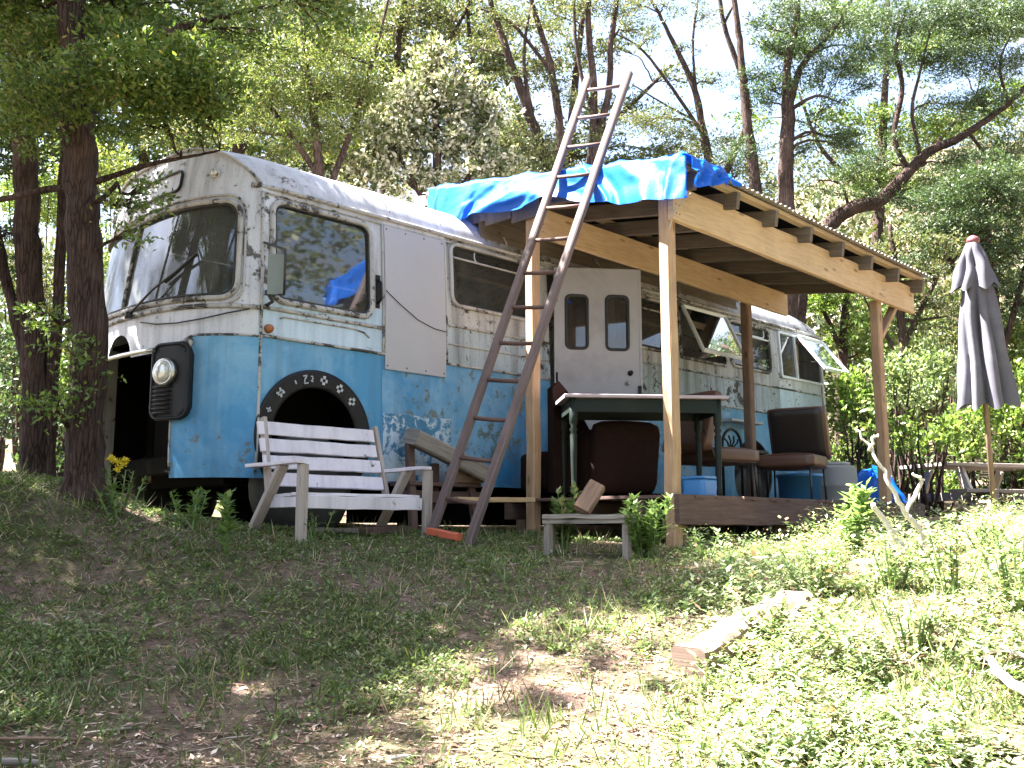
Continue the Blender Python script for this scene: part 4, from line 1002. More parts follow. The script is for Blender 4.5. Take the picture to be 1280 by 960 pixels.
# tubs
def tub(loc, r, h, mat, label, name, flare=1.1):
    o = thing(name, loc, label, 'tub')
    x, y, z = loc
    MB().lathe([(r*.02, .004), (r, 0), (r*flare, h), (r*flare+.015, h), (r*flare+.015, h-.02), (r*flare-.012, h-.02), (r*.98, .02), (0, .02)], (x, y, z), 28).build('wall', MT[mat], o)
    MB().tube([(x+r*flare*math.cos(a), y+r*flare*math.sin(a), z+h) for a in np.linspace(0, 2*PI, 28, endpoint=False)], .012, 6, closed=True).build('rim', MT[mat], o)
    return o
tub((5.85, -1.15, DZ), .21, .30, 'bluetub', 'blue plastic tub on the deck under the tilted brown chair', 'plastic_tub')
bx = thing('storage_box', (3.30, -1.62, DZ), 'small blue plastic box on the deck just behind the front post', 'box')
soft_box(MB(), (3.30, -1.62, DZ+.08), (.26, .22, .16), None, .015).build('body', MT['bluetub'], bx); MB().box((3.30, -1.62, DZ+.17), (.28, .24, .02)).build('lid', MT['bluetub'], bx)
gzz = gz(7.35, -.75)
gb = thing('drum', (7.3, -.8, gzz), 'pale grey plastic drum standing beyond the end of the deck', 'drum')
MB().lathe([(.0, 0), (.24, 0), (.27, .04), (.275, .30), (.285, .32), (.275, .34), (.275, .60), (.285, .62), (.275, .64), (.27, .82), (.24, .86), (.0, .86)], (7.3, -.8, gzz), 28).build('body', MT['greytub'], gb)
MB().lathe([(.0, .868), (.20, .868), (.20, .90), (.0, .905)], (7.3, -.8, gzz), 24).build('lid', MT['print'], gb)
# blue plastic heap beyond the deck
A, B = np.meshgrid(np.linspace(0, 2*PI, 49), np.linspace(0, 1, 18), indexing='ij')
hb_ = np.array((7.92, -1.0)); gh = gz(*hb_)
Rr = .40*(1-B**2)**.5*(1+.5*(fbm(np.cos(A)*2+5, np.sin(A)*2+B*3+5, 3)-.5)); Zz = gh-.03+.78*B**.8*(1+.5*(fbm(np.cos(A)*3+9, np.sin(A)*3+9+B*2, 3)-.5))
idx = np.arange(A.size).reshape(A.shape); F = np.stack([idx[:-1, :-1], idx[1:, :-1], idx[1:, 1:], idx[:-1, 1:]], -1).reshape(-1, 4)
me = quads_mesh('plastic_heap', np.stack([Rr*np.cos(A), Rr*np.sin(A), Zz-gh], -1).reshape(-1, 3), F); me.materials.append(MT['tarp'])
o = link(bpy.data.objects.new('plastic_heap', me)); o.location = (hb_[0], hb_[1], gh); tag(o, 'crumpled bright blue plastic heap on the ground behind the drum', 'plastic sheet')

# ================================================================== UMBRELLA
ub_ = ground_pt(1243, 8.0); utop = at(1216, 300, 8.0); ub_v = utop-ub_
um = thing('patio_umbrella', ub_, 'closed grey patio umbrella on a slightly tilted wooden pole', 'umbrella')
ua_ = ub_v/np.linalg.norm(ub_v); ULn = np.linalg.norm(ub_v)
MB().tube([ub_-ua_*.2, ub_+ua_*(ULn*.5), ub_+ua_*(ULn-.05)], .020, 10).build('pole', MT['brown_wood'], um)
sx_ = np.cross(ua_, (0, 1, 0)); sx_ /= np.linalg.norm(sx_); sy_ = np.cross(ua_, sx_)
def cloth(h0, h1, r0, r1, folds, amp, wav, name, nh=30, seed=0):
    na_ = 128; a = np.linspace(0, 2*PI, na_, endpoint=False); h = np.linspace(0, 1, nh); A_, H_ = np.meshgrid(a, h, indexing='ij')
    rb = r0+(r1-r0)*H_**.85
    ft = np.abs(np.cos(A_*folds/2+.5*np.sin(A_*2+seed)+.35*np.sin(H_*5+seed)))**.8
    am = amp*(1+.45*np.sin(A_*3+seed)+.3*np.sin(A_*5+2*seed+H_*2)); wr = fbm(A_*2.5+seed*7, H_*6, 3)-.5
    r = rb*(1-am*np.clip(H_*2.2, .15, 1)*(1-ft))*(1+.12*np.sin(A_+1.0+seed))*(1+.05*np.sin(H_*9+A_*3))*(1+.16*wr*np.sin(A_/2)**2)
    hh = h0+(h1-h0)*H_-wav*H_**6*(np.cos(A_*folds/2+.5*np.sin(A_*2+seed)))**2
    P = um_b[None, None, :]+ua_[None, None, :]*hh[..., None]+sx_*(r*np.cos(A_))[..., None]+sy_*(r*np.sin(A_))[..., None]
    idx = np.arange(na_*nh).reshape(na_, nh); n_ = np.roll(idx, -1, 0)
    F = np.stack([idx[:, :-1], n_[:, :-1], n_[:, 1:], idx[:, 1:]], -1).reshape(-1, 4)
    return sheet(name, P, F, MT['umb'], um)
um_b = np.array(ub_)
hb0 = ULn*(655-505)/(655-300.)
cloth(ULn-.22, hb0+.04, .09, .235, 8, .42, .05, 'canopy')
cloth(ULn-.02, ULn-.36, .045, .185, 8, .42, .05, 'vent_cap', 16, 1.3)
MB().lathe([(.045, -.03), (.05, 0), (.04, .02), (.015, .035), (0, .04)], utop, 12).build('finial', m_plain('maroon_cap', (.20, .05, .06), .5), um)

# ================================================================== PICNIC TABLE, LOGS, BRANCHES
pc = ground_pt(1218, 12.0); pt = thing('picnic_table', pc, 'weathered picnic table standing behind the closed umbrella', 'picnic table')
ex = np.array((RT[0], RT[1], 0))*.93+np.array((FW[0], FW[1], 0))*.3; ex /= np.linalg.norm(ex); ey = np.array((-ex[1], ex[0], 0)); zt = at(1200, 583, 12)[2]-pc[2]
for k in range(5): MB().plank(pc-ex*.72+ey*(-.34+k*.165)+np.array((0, 0, zt)), pc+ex*.95+ey*(-.34+k*.165)+np.array((0, 0, zt)), .15, .04, (0, 0, 1), 5).build('top_board', MT['grey_wood'], pt)
for sy in (-.72, .72):
    for k in (0, .15): MB().plank(pc-ex*.8+ey*(sy+k)+np.array((0, 0, .42)), pc+ex*.95+ey*(sy+k)+np.array((0, 0, .42)), .14, .04, (0, 0, 1), 4).build('seat_board', MT['grey_wood'], pt)
for kx in (-.45, .62):
    MB().plank(pc+ex*kx-ey*.85+np.array((0, 0, .37)), pc+ex*kx+ey*.95+np.array((0, 0, .37)), .045, .10, (0, 0, 1), 3).build('cross_bearer', MT['grey_wood'], pt)
    for sy in (-1, 1):
        f_ = pc+ex*(kx+.05)+ey*sy*.62; f_[2] = gz(f_[0], f_[1])-.04
        MB().plank(f_, pc+ex*(kx+.05)+ey*sy*.25+np.array((0, 0, zt-.03)), .045, .10, ey, 3).build('leg', MT['bleached'], pt)
lg = ground_pt(1268, 9.3); 
m = MB(); m.tube(catmull([lg+np.array((-.5*RT[0], -.5*RT[1], .11)), lg+np.array((0, 0, .13)), lg+np.array((.6*RT[0], .6*RT[1], .12))], 4), .12, 12, True, .08)
single(m, 'cut_log', MT['brown_wood'], lg, 'fat brown cut log lying beside the umbrella pole at the picture edge', 'log')
lg2 = ground_pt(1178, 8.6)
m = MB(); m.tube(catmull([lg2+RT*-.25+np.array((0, 0, .06)), lg2+np.array((0, 0, .09)), lg2+RT*.3+np.array((0, 0, .07))], 3), .07, 10, True, .08)
single(m, 'cut_log', MT['brown_wood'], lg2, 'thin reddish cut log on the bank before the picnic table', 'log')

# squared old timbers on the bank, half sunk in the weeds
def timber(px0, py0, d0, px1, py1, d1, w, t_, label, lift=.0):
    a = at(px0, py0, d0); b = at(px1, py1, d1)
    a[2] = gz(a[0], a[1])+t_*.15+lift; b[2] = gz(b[0], b[1])+t_*.05+lift
    return single(MB().plank(a, b, w, t_, (0, 0, 1), 14, .011, .022), 'old_timber', MT['sleeper'], a, label, 'timber', 'old timbers along the bank')
timber(862, 838, 4.25, 1000, 770, 5.0, .17, .15, 'squared old timber with a sawn end in the weeds, nearest the camera', .03)
timber(1075, 728, 5.7, 1230, 682, 6.7, .16, .12, 'bleached old timber on the bank below the dead branch', .0)
single(MB().plank(ground_pt(905, 6.35)+np.array((0, 0, .02)), ground_pt(1040, 6.5)+np.array((0, 0, .02)), .12, .05, (0, 0, 1), 6, .004), 'old_plank', MT['bleached'], ground_pt(960, 6.4), 'thin bleached plank lying in the grass before the deck', 'plank')

def branch(name, label, loc, paths, mat='bleached'):
    o = thing(name, loc, label, 'branch')
    for pts, rs in paths:
        P = catmull(pts, 5); k = np.linspace(0, 1, len(P)); R_ = np.interp(k, np.linspace(0, 1, len(rs)), rs)
        P = [p+np.array([random.gauss(0, .006) for _ in range(3)]) for p in P]
        MB().tube(P, list(R_), 8, True, .08).build('limb', MT[mat], o)
    return o
g0 = ground_pt(1150, 6.1)
pp = lambda *L: [at(*q) for q in L]
branch('dead_branch', 'bleached forked dead branch sticking up out of the bank', g0,
       [(pp((1156, 690, 6.05), (1151, 667, 6.05), (1130, 638, 6.0), (1113, 605, 6.0), (1092, 567, 6.05), (1070, 535, 6.1)), [.022, .016, .012, .006]),
        (pp((1138, 650, 6.0), (1134, 634, 6.05), (1150, 610, 6.1), (1152, 598, 6.1), (1142, 592, 6.1)), [.015, .012, .007]),
        (pp((1135, 705, 5.95), (1122, 680, 5.95), (1112, 660, 5.95), (1090, 628, 5.9)), [.030, .024, .014]),
        (pp((1088, 562, 6.05), (1090, 548, 6.05), (1098, 545, 6.05)), [.010, .006])])
g1 = ground_pt(1240, 3.75)
branch('fallen_branch', 'pale fallen branch in the weeds at the lower right corner', at(1245, 880, 3.8),
       [([ground_pt(*q)+np.array((0, 0, .05)) for q in ((1208, 4.35), (1222, 4.05), (1242, 3.8), (1300, 3.5))], [.008, .014, .018, .024]),
        ([ground_pt(*q)+np.array((0, 0, .07)) for q in ((1222, 4.05), (1245, 4.05), (1268, 3.95))], [.012, .007])])
for i, (px, dep, ang, L, r, lab, mt) in enumerate(((60, 3.5, .35, .30, .006, 'brown stick among the grass at the lower left', 'brown_wood'), (150, 3.65, .6, .16, .005, 'short pale stick right of the brown one at the lower left', 'grey_wood'),
                                               (40, 3.3, .1, .15, .012, 'chunky grey stick end at the lower left corner', 'grey_wood'), (990, 3.5, 1.0, .25, .012, 'thin grey twig at the bottom right of centre', 'bleached'), (505, 3.4, .4, .07, .006, 'pale bit of wood on the dry patch at the bottom', 'bleached'))):
    p = ground_pt(px, dep); dv = (RT*math.cos(ang)+np.array((FW[0], FW[1], 0))*math.sin(ang)); q0 = p-dv*L/2; q1 = p+dv*L/2
    for q in (q0, q1): q[2] = gz(q[0], q[1])+r*.8+.01
    single(MB().tube(catmull([q0, (q0+q1)/2+np.array((.008, -.006, .002)), q1], 3), r, 7, True, .12), 'stick', MT[mt], p, lab, 'stick')

# ================================================================== VEGETATION
COV = 2.3
def unit(v): return v/(np.linalg.norm(v, axis=-1, keepdims=True)+1e-9)
def rdir(n): return unit(rng.normal(size=(n, 3)))
def leaf_geo(C, A, L, W, Bv=None, fold=0.0):
    """diamond leaves: base C, direction A, length L, width W"""
    n = len(C)
    if Bv is None: Bv = rdir(n)
    Bv = unit(np.cross(A, Bv)); L = np.broadcast_to(L, (n,))[:, None]; W = np.broadcast_to(W, (n,))[:, None]
    nn = np.cross(A, Bv)
    V = np.stack([C, C+A*L*.45+Bv*W*.5+nn*W*fold, C+A*L, C+A*L*.45-Bv*W*.5+nn*W*fold], 1).reshape(-1, 3)
    return V
def leaf_obj(name, Vs, mat, parent=None, base=None):
    V = np.concatenate(Vs); F = np.arange(len(V)).reshape(-1, 4)
    b = base_of(parent) if parent is not None else (np.zeros(3) if base is None else np.array(base))
    me = quads_mesh(name, V-b, F); me.materials.append(mat)
    o = bpy.data.objects.new(name, me)
    if parent is None: o.location = tuple(b)
    return link(o, parent)
def sprays(cent, outw, n_each, length, spread, lL, lW, flat=.5):
    """leafy sprays: twigs at cent pointing along outw, leaves spread along each"""
    m = len(cent); C = np.repeat(cent, n_each, 0); D = np.repeat(outw, n_each, 0); N = len(C)
    t = rng.random(N)[:, None]; off = rng.normal(size=(N, 3))*spread*(1.15-t*.7); off[:, 2] *= flat
    P = C+D*length*(t-.35)+off
    A = unit(D*.7+rdir(N)*.9+np.array((0, 0, .12)))
    s = rng.uniform(.65, 1.3, N)
    return leaf_geo(P, A, lL*s, lW*s)
def jitter_path(P, amp): return [p if i == 0 else p+rng.normal(size=3)*amp for i, p in enumerate(P)]
def tree(name, label, dep, stems, clumps, leaf=(.060, .022), mat='l_manuka', bark='bark', group='trees round the clearing', cover=1.0, cat='tree', spray=.30, flat=.45, drange=1.0):
    g = ground_pt(stems[0][0][0], dep+(stems[0][0][3] if len(stems[0][0]) > 3 else 0))
    o = thing(name, g, label, cat, group)
    samp = []
    for st in stems:
        P = []; R_ = []
        for q in st:
            dd = dep+(q[3] if len(q) > 3 else 0)
            if q[1] is None: p = ground_pt(q[0], dd); p[2] -= .12
            else: p = at(q[0], q[1], dd)
            P.append(p); R_.append(q[2])
        Pc = catmull(P, 6); k = np.linspace(0, 1, len(Pc)); Rc = np.interp(k, np.linspace(0, 1, len(R_)), R_)
        if st[0][1] is None: Rc[0] *= 1.5; Rc[1] *= 1.2
        Pc = jitter_path(Pc, float(np.mean(R_))*.08)
        MB().tube(Pc, list(Rc), 14, True, .07).build('trunk', MT[bark], o)
        for p, r in zip(Pc, Rc): samp.append((p, r))
    SP = np.array([p for p, r in samp]); SR = np.array([r for p, r in samp])
    br = MB(); V = []
    for cl in clumps:
        if len(cl) == 3: c, wx, wz = cl; wd = wx; cov = 1.0 if wx < .6 else .5           # world centre and radii
        else:
            px, py, rx, ry = cl[:4]; dd = dep+(cl[4] if len(cl) > 4 else 0); cov = cl[5] if len(cl) > 5 else 1.0
            c = at(px, py, dd); wx = rx*dd/FPX; wz = ry*dd/FPX; wd = max(.25, wx*drange)
        nl = int(COV*cover*cov*PI*wx*wz/(.30*leaf[0]*leaf[1])); n_each = 36; m = max(4, nl//n_each)
        q = rdir(m)*(rng.random(m)**.42)[:, None]
        cen = c+np.outer(q[:, 0]*wx, RT)+np.outer(q[:, 1]*wd, np.array((FW[0], FW[1], 0)))+np.outer(q[:, 2]*wz, (0, 0, 1))
        d2 = np.linalg.norm(SP-c, axis=1)+np.where(SP[:, 2] > c[2]-.05, 1.2, 0); j = int(np.argmin(d2)); s = SP[j]
        r0 = min(SR[j]*.55, .014+.02*np.linalg.norm(c-s))
        mid = (s+c)/2+np.array((0, 0, .10*np.linalg.norm(c-s)))+rng.normal(size=3)*.05
        P = jitter_path(catmull([s, mid, c], 4), .015); br.tube(P, list(np.linspace(r0, .006, len(P))), 6, False)
        for k in range(min(m, 7)):
            e = cen[k]; br.tube(jitter_path([P[-3], (P[-2]+e)/2+np.array((0, 0, .02)), e], .01), [.006, .005, .002], 4, False)
        ow = unit((cen-s)*np.array((1, 1, .35))+rng.normal(size=(m, 3))*.25*np.array((1, 1, .4)))
        V.append(sprays(cen, ow, n_each, spray, spray*.20, leaf[0], leaf[1], flat))
    if br.v: tag(br.build('branches', MT[bark], o), kind='stuff')
    if V: leaf_obj('crown', V, MT[mat], o)
    return o
def bush(name, label, px, dep, py, rx, ry, leaf=(.07, .03), mat='l_shrub', group='shrubs round the clearing', cover=1.6, cat='shrub'):
    g = ground_pt(px, dep); o = thing(name, g, label, cat, group)
    c = at(px, py, dep); wx = rx*dep/FPX; wz = ry*dep/FPX
    nl = int(cover*PI*wx*wz/(.30*leaf[0]*leaf[1])); n_each = 18; m = nl//n_each
    lob = [(rdir(1)[0]*np.array((.6, .6, .55)), random.uniform(.35, .6)) for _ in range(9)]
    li = rng.integers(0, 9, m); q = np.array([lob[i][0]+rdir(1)[0]*lob[i][1]*random.random()**.35 for i in li])
    cen = c+np.outer(q[:, 0]*wx, RT)+np.outer(q[:, 1]*wx*.9, np.array((FW[0], FW[1], 0)))+np.outer(q[:, 2]*wz, (0, 0, 1))
    ow = unit((cen-c)+np.array((0, 0, .3))+rng.normal(size=(m, 3))*.2)
    st = MB()
    for k in range(7):
        e = cen[k]; b = g+np.array((random.uniform(-.08, .08), random.uniform(-.08, .08), -.05)); st.tube(jitter_path(catmull([b, (b+e)/2+np.array((0, 0, .1)), e], 3), .02), [.022, .02, .018, .015, .012, .009, .005][:7], 6, False)
    tag(st.build('stems', MT['bark'], o), kind='stuff')
    leaf_obj('foliage', [sprays(cen, ow, n_each, .22, .07, leaf[0], leaf[1], .7)], MT[mat], o)
    return o

# ---- the two near trunks at the left edge
tree('kanuka_tree', 'thick-trunked tree with stringy bark right in front of the bus grille', 6.3,
     [[(104, None, .125), (107, 520, .112), (112, 420, .108), (104, 300, .108), (98, 190, .10), (92, 80, .09), (84, -60, .075), (60, -260, .055), (50, -480, .03)],
      [(98, 170, .05), (130, 110, .04), (190, 50, .03), (250, 28, .022), (335, 8, .012)],
      [(100, 235, .028), (60, 236, .022), (0, 249, .018), (-60, 240, .012)],
      [(104, 232, .026), (135, 222, .018), (185, 206, .014), (235, 196, .010), (275, 188, .006)],
      [(84, -60, .045), (160, -160, .035), (280, -260, .02)], [(70, -180, .04), (-60, -300, .03), (-200, -380, .02)]],
     [(215, 112, 72, 34, -.4, 1.3), (255, 135, 45, 18, -.3, 1.2), (180, 90, 70, 36, -.5, 1.2), (240, 75, 50, 24, -.4), (120, 100, 60, 34, -.4, 1.1), (60, 120, 60, 36, -.3, 1.1), (285, 110, 30, 16, -.3, 1.1), (200, 150, 60, 16, -.2),  (150, 60, 75, 42, .2), (60, 70, 62, 50, .3), (110, 150, 50, 22, .3), (40, 160, 45, 30, .3), (300, 40, 60, 22, 0, .7), (390, 12, 70, 18, .2, 1.1), (180, 10, 110, 30, .4, 1.1), (50, 15, 70, 30, .4),
      (163, 258, 18, 24, -.1, .8), (178, 240, 14, 8, -.1, .8), (160, 290, 14, 16, -.1, .8), (92, 450, 16, 34, -.2, .7), (75, 505, 18, 30, -.2, .7), (60, 400, 18, 22, .3, .7),
      (120, -120, 140, 60, .3), (80, -330, 150, 80, .5), (-60, -200, 110, 70, .2), (-200, -390, 140, 80, .3), (60, -520, 150, 80, .6)],
     (.042, .017), 'l_manuka', cover=1.15, spray=.26)
tree('kanuka_tree', 'slimmer stringy-barked tree at the left edge beside the thick trunk', 7.2,
     [[(42, None, .105), (44, 480, .095), (38, 350, .09), (32, 230, .085), (26, 100, .075), (14, -60, .06), (0, -300, .035)],
      [(40, 470, .05), (20, 400, .04), (2, 320, .034), (-15, 230, .028)], [(58, None, .05), (64, 500, .045), (72, 400, .04), (78, 250, .035), (84, 120, .028)]],
     [(20, 190, 50, 30, .3), (60, 120, 55, 30, .4), (25, 45, 60, 40, .5), (-20, 330, 30, 30, 0, .7), (110, 30, 70, 35, .7), (15, 300, 22, 18, .3, .6),
      (-80, -60, 110, 60, .3), (60, -180, 140, 70, .6), (-150, -250, 130, 80, .4), (40, -380, 130, 70, .7)], (.045, .018), 'l_dark', cover=1.1, spray=.26)
# trees out of the picture on the left whose crowns hang over the clearing and shade the near grass and the bus front
SDIR = np.array(sd)
roots = [(-560, 4.8), (-420, 8.2), (-1150, 3.4)]; rootp = [ground_pt(a, b) for a, b in roots]; over = [[], [], []]
def hang_over(P, H):
    c = np.array(P)+SDIR*((H-P[2])/SDIR[2]); k = int(np.argmin([np.hypot(*(c-q)[:2])+(1.5 if i == 1 else 0) for i, q in enumerate(rootp)])); r = random.uniform(.24, .44)
    over[k].append((c, r, r*.5))
random.seed(21)
for py in (655, 675, 700, 730, 765, 805, 850, 900, 955):
    lim = np.interp(py, [650, 700, 740, 800, 850, 960], [560, 540, 440, 350, 330, 380])
    for px in range(-60, 700, 50):
        p_ = .76 if px < lim-60 else (.30 if px < lim+120 else 0)
        if px > 620 and py < 900: p_ = 0
        if random.random() < p_:
            dep = np.interp(py, [655, 700, 760, 850, 960], [7.0, 6.4, 5.3, 4.15, 3.2]); P = ground_pt(px+random.uniform(-25, 25), dep); hang_over(P, random.uniform(3.6, 6.2))
for k in range(26):                                   # the foot of the ladder and the bench stand in leaf shade
    t_ = random.random(); hang_over((.85+1.0*t_*.9, -1.2+random.uniform(-.25, .25), .1+2.2*t_), random.uniform(4.4, 6.5))
for k in range(22): hang_over((random.uniform(-.3, .9), random.uniform(-.9, -.3), random.uniform(.3, .9)), random.uniform(4.2, 6.2))
for y in np.linspace(.1, 2.3, 6):
    for z in (.8, 1.5, 2.2, 2.9):
        if random.random() < .5: hang_over((-.35, y, z), random.uniform(4.2, 6.8))
for k in range(46):                                   # high clumps added to cut skylight over the left of the clearing
    h0_ = random.uniform(1.5, 9.0); l0_ = random.uniform(-9.5, -4.6); c = np.array((CAM[0]+FH[0]*h0_+RH[0]*l0_, CAM[1]+FH[1]*h0_+RH[1]*l0_, random.uniform(5.2, 8.2)))
    over[int(np.argmin([np.hypot(*(c-q)[:2]) for q in rootp]))].append((c, random.uniform(.6, .95), .4))
for lab, (bp, dp), cl in zip(('spreading tree beyond the left edge, shading the near grass', 'tall tree beyond the left edge, shading the bus front', 'nearest tree beyond the left edge, shading the lower left grass'), roots, over):
    tree('kanuka_tree', lab, dp, [[(bp, None, .12), (bp+10, 300, .11), (bp-5, 0, .095), (bp+20, -300, .07), (bp+60, -650, .04)]], cl, (.085, .038), 'l_manuka', cover=1.0, spray=.3)

# ---- behind the bus, left to right
tree('manuka_tree', 'feathery yellow-green tree rising behind the bus roof at left centre', 13.0,
     [[(400, None, .10), (405, 350, .08), (398, 200, .06), (385, 90, .045), (370, -30, .03)], [(402, 260, .05), (440, 160, .035), (470, 60, .025), (490, -20, .015)], [(398, 220, .04), (350, 150, .03), (310, 100, .02)]],
     [(370, 88, 62, 26), (410, 118, 60, 22), (345, 135, 60, 22), (430, 160, 50, 18), (320, 110, 45, 22), (380, 175, 60, 18, 0, .8), (440, 70, 45, 20), (395, 50, 60, 18), (300, 160, 40, 16), (330, 70, 40, 20), (455, 110, 30, 18)], (.055, .017), 'l_yellow', cover=.95, spray=.34)
tree('manuka_tree', 'olive tree in front of the bright sky above the bus windscreen', 15.5,
     [[(285, None, .11), (290, 300, .09), (300, 150, .07), (315, 40, .05), (330, -60, .03)], [(292, 280, .05), (250, 180, .035), (230, 100, .02)], [(296, 200, .04), (350, 90, .03), (400, 0, .02)]],
     [(250, 60, 60, 30), (310, 20, 60, 25), (380, 40, 50, 22), (280, 160, 45, 20), (220, 170, 40, 25), (330, 200, 50, 16, 0, .7), (420, 20, 50, 20), (360, -10, 60, 25)], (.075, .026), 'l_olive', cover=.85, spray=.38)
tree('broadleaf_tree', 'rounded glossy-leaved tree, sun glints coloured into its pale leaves, behind the bus', 13.5,
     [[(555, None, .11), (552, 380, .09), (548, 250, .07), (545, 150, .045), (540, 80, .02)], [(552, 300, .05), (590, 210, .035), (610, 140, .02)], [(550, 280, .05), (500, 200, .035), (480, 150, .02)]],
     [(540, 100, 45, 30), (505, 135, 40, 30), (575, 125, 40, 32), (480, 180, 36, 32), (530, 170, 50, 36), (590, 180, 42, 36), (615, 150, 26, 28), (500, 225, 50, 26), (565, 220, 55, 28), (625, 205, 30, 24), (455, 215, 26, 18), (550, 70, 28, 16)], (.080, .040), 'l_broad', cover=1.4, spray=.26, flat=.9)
tree('kanuka_tree', 'olive-topped tree filling the top centre above the glinting glossy tree', 16.0,
     [[(470, None, .12), (478, 300, .10), (488, 150, .075), (500, 40, .05), (520, -60, .03)], [(484, 200, .05), (540, 90, .035), (590, 0, .025)], [(600, 260, .05), (596, 120, .04), (585, 20, .03), (590, -60, .02)]],
     [(500, 30, 50, 22), (550, 20, 50, 18), (470, 70, 36, 20), (600, 40, 40, 16, 0, .7), (520, -10, 70, 22), (620, 10, 40, 14, 0, .6), (440, 40, 40, 20), (560, 60, 36, 14, 0, .6)], (.075, .026), 'l_olive', cover=.9, spray=.38)
tree('kanuka_tree', 'many-stemmed dark tree against the sky left of the ladder top', 14.5,
     [[(705, None, .13), (704, 330, .115), (695, 240, .10), (668, 160, .075), (636, 70, .055), (606, -20, .035)], [(700, 250, .08), (700, 170, .065), (690, 90, .05), (664, 0, .035), (650, -60, .02)],
      [(706, 300, .08), (738, 200, .065), (742, 110, .055), (735, 30, .045), (740, -50, .03)], [(738, 200, .06), (760, 120, .05), (764, 50, .042), (778, -40, .028)], [(742, 150, .03), (722, 70, .026), (718, 0, .02), (725, -60, .014)], [(668, 160, .035), (655, 80, .026), (662, 10, .02)], [(690, 90, .03), (640, 30, .022), (600, 10, .014)]],
     [(650, 30, 34, 12, 0, .6), (620, 20, 30, 12, 0, .6), (690, 40, 26, 10, .5, .6), (730, 10, 40, 12, 0, .7), (770, 15, 36, 12, 0, .7), (665, 190, 34, 16), (640, 165, 30, 14), (690, 215, 34, 14), (725, 130, 22, 12, 0, .7), (700, 110, 22, 10, 0, .5), (790, 40, 24, 8, 0, .6), (640, 100, 26, 10, 0, .5), (745, 175, 22, 12, 0, .7), (620, 225, 30, 18, .5), (600, 60, 30, 14, 0, .5), (660, 230, 40, 16)], (.060, .016), 'l_olive', cover=.9, spray=.34)
tree('kanuka_tree', 'thin-branched leaning tree with open crown between the ladder and the porch roof', 16.0,
     [[(905, None, .12), (905, 330, .10), (895, 240, .085), (880, 170, .065), (868, 110, .05), (840, 50, .035), (815, 0, .022)], [(895, 240, .06), (935, 150, .05), (925, 90, .045), (905, 30, .038), (895, -40, .025)], [(880, 170, .035), (840, 110, .026), (800, 60, .018), (765, 40, .010)], [(872, 130, .026), (866, 60, .02), (872, 0, .014)],
      [(868, 150, .022), (830, 130, .016), (790, 105, .010)], [(905, 30, .022), (930, -20, .014)]],
     [(835, 148, 36, 14), (800, 155, 26, 10, 0, .8), (860, 170, 30, 10), (880, 205, 36, 14), (920, 215, 30, 14), (905, 180, 24, 10), (850, 60, 22, 8, 0, .4), (815, 40, 22, 8, 0, .4), (780, 30, 26, 9, 0, .5), (830, 5, 40, 10, 0, .6), (880, 20, 24, 8, 0, .5), (900, 100, 20, 8, 0, .4), (940, 240, 30, 10), (790, 5, 30, 10, 0, .7), (865, 235, 26, 8)], (.060, .016), 'l_olive', cover=.85, spray=.34)
tree('kanuka_tree', 'dark straight-trunked tree with layered foliage behind the middle of the porch roof', 15.0,
     [[(985, None, .15), (986, 380, .14), (984, 280, .125), (983, 200, .11), (985, 140, .10), (983, 90, .06), (995, 30, .05), (1000, -40, .035)], [(984, 170, .06), (990, 120, .055), (1004, 80, .045), (1040, 40, .03), (1070, -10, .02)], [(984, 140, .035), (1020, 120, .022), (1050, 128, .012)], [(984, 180, .03), (1010, 165, .02), (1040, 172, .012)], [(940, None, .11), (942, 330, .10), (945, 240, .085), (934, 150, .07), (928, 90, .055), (922, 30, .045), (912, -40, .03)]],
     [(965, 110, 36, 12), (945, 95, 24, 10), (1000, 60, 40, 14), (1030, 95, 40, 16), (1055, 80, 36, 14), (960, 35, 30, 10, 0, .8), (1020, 25, 46, 14), (1060, 30, 40, 16), (1040, 170, 26, 12), (1050, 185, 22, 8), (1010, 150, 18, 8, 0, .6), (985, 10, 34, 10), (960, 130, 24, 8, 0, .7), (1080, 60, 30, 12), (1005, 190, 24, 8, 0, .7), (930, 190, 26, 10), (1080, 110, 30, 10, 0, .7), (970, 60, 26, 9), (1030, 130, 22, 7, 0, .8)], (.058, .016), 'l_dark', cover=1.0, spray=.32)
tree('kanuka_tree', 'sprawling tree whose bent limb reaches right above the porch roof end', 16.5,
     [[(985, None, .16), (1000, 360, .14), (1030, 290, .125), (1062, 262, .12), (1100, 250, .11), (1135, 215, .095), (1160, 190, .08), (1210, 165, .06), (1260, 130, .045), (1300, 90, .03)], [(1135, 215, .05), (1118, 170, .045), (1128, 110, .04), (1120, 60, .032), (1135, 0, .022)], [(1150, 195, .035), (1140, 140, .03), (1150, 90, .022), (1165, 30, .014)], [(1210, 165, .03), (1240, 200, .02), (1270, 210, .012)], [(1260, 130, .025), (1250, 80, .02), (1265, 40, .012)], [(1062, 262, .03), (1050, 230, .02), (1020, 225, .010)]],
     [(1130, 30, 46, 18), (1180, 20, 50, 20), (1230, 40, 46, 20), (1160, 70, 40, 14), (1200, 80, 40, 16), (1255, 80, 36, 18), (1110, 80, 30, 10, 0, .7), (1090, 200, 30, 12), (1060, 215, 26, 10), (1120, 180, 22, 9, 0, .7), (1170, 130, 34, 10, 0, .7), (1230, 130, 40, 14), (1190, 205, 36, 14), (1250, 190, 40, 16), (1145, 250, 36, 14), (1030, 240, 26, 8, 0, .7), (1080, 245, 24, 8, 0, .7), (1280, 20, 40, 20), (1215, 0, 50, 14), (1100, 20, 36, 14)], (.060, .016), 'l_dark', cover=1.0, spray=.34)
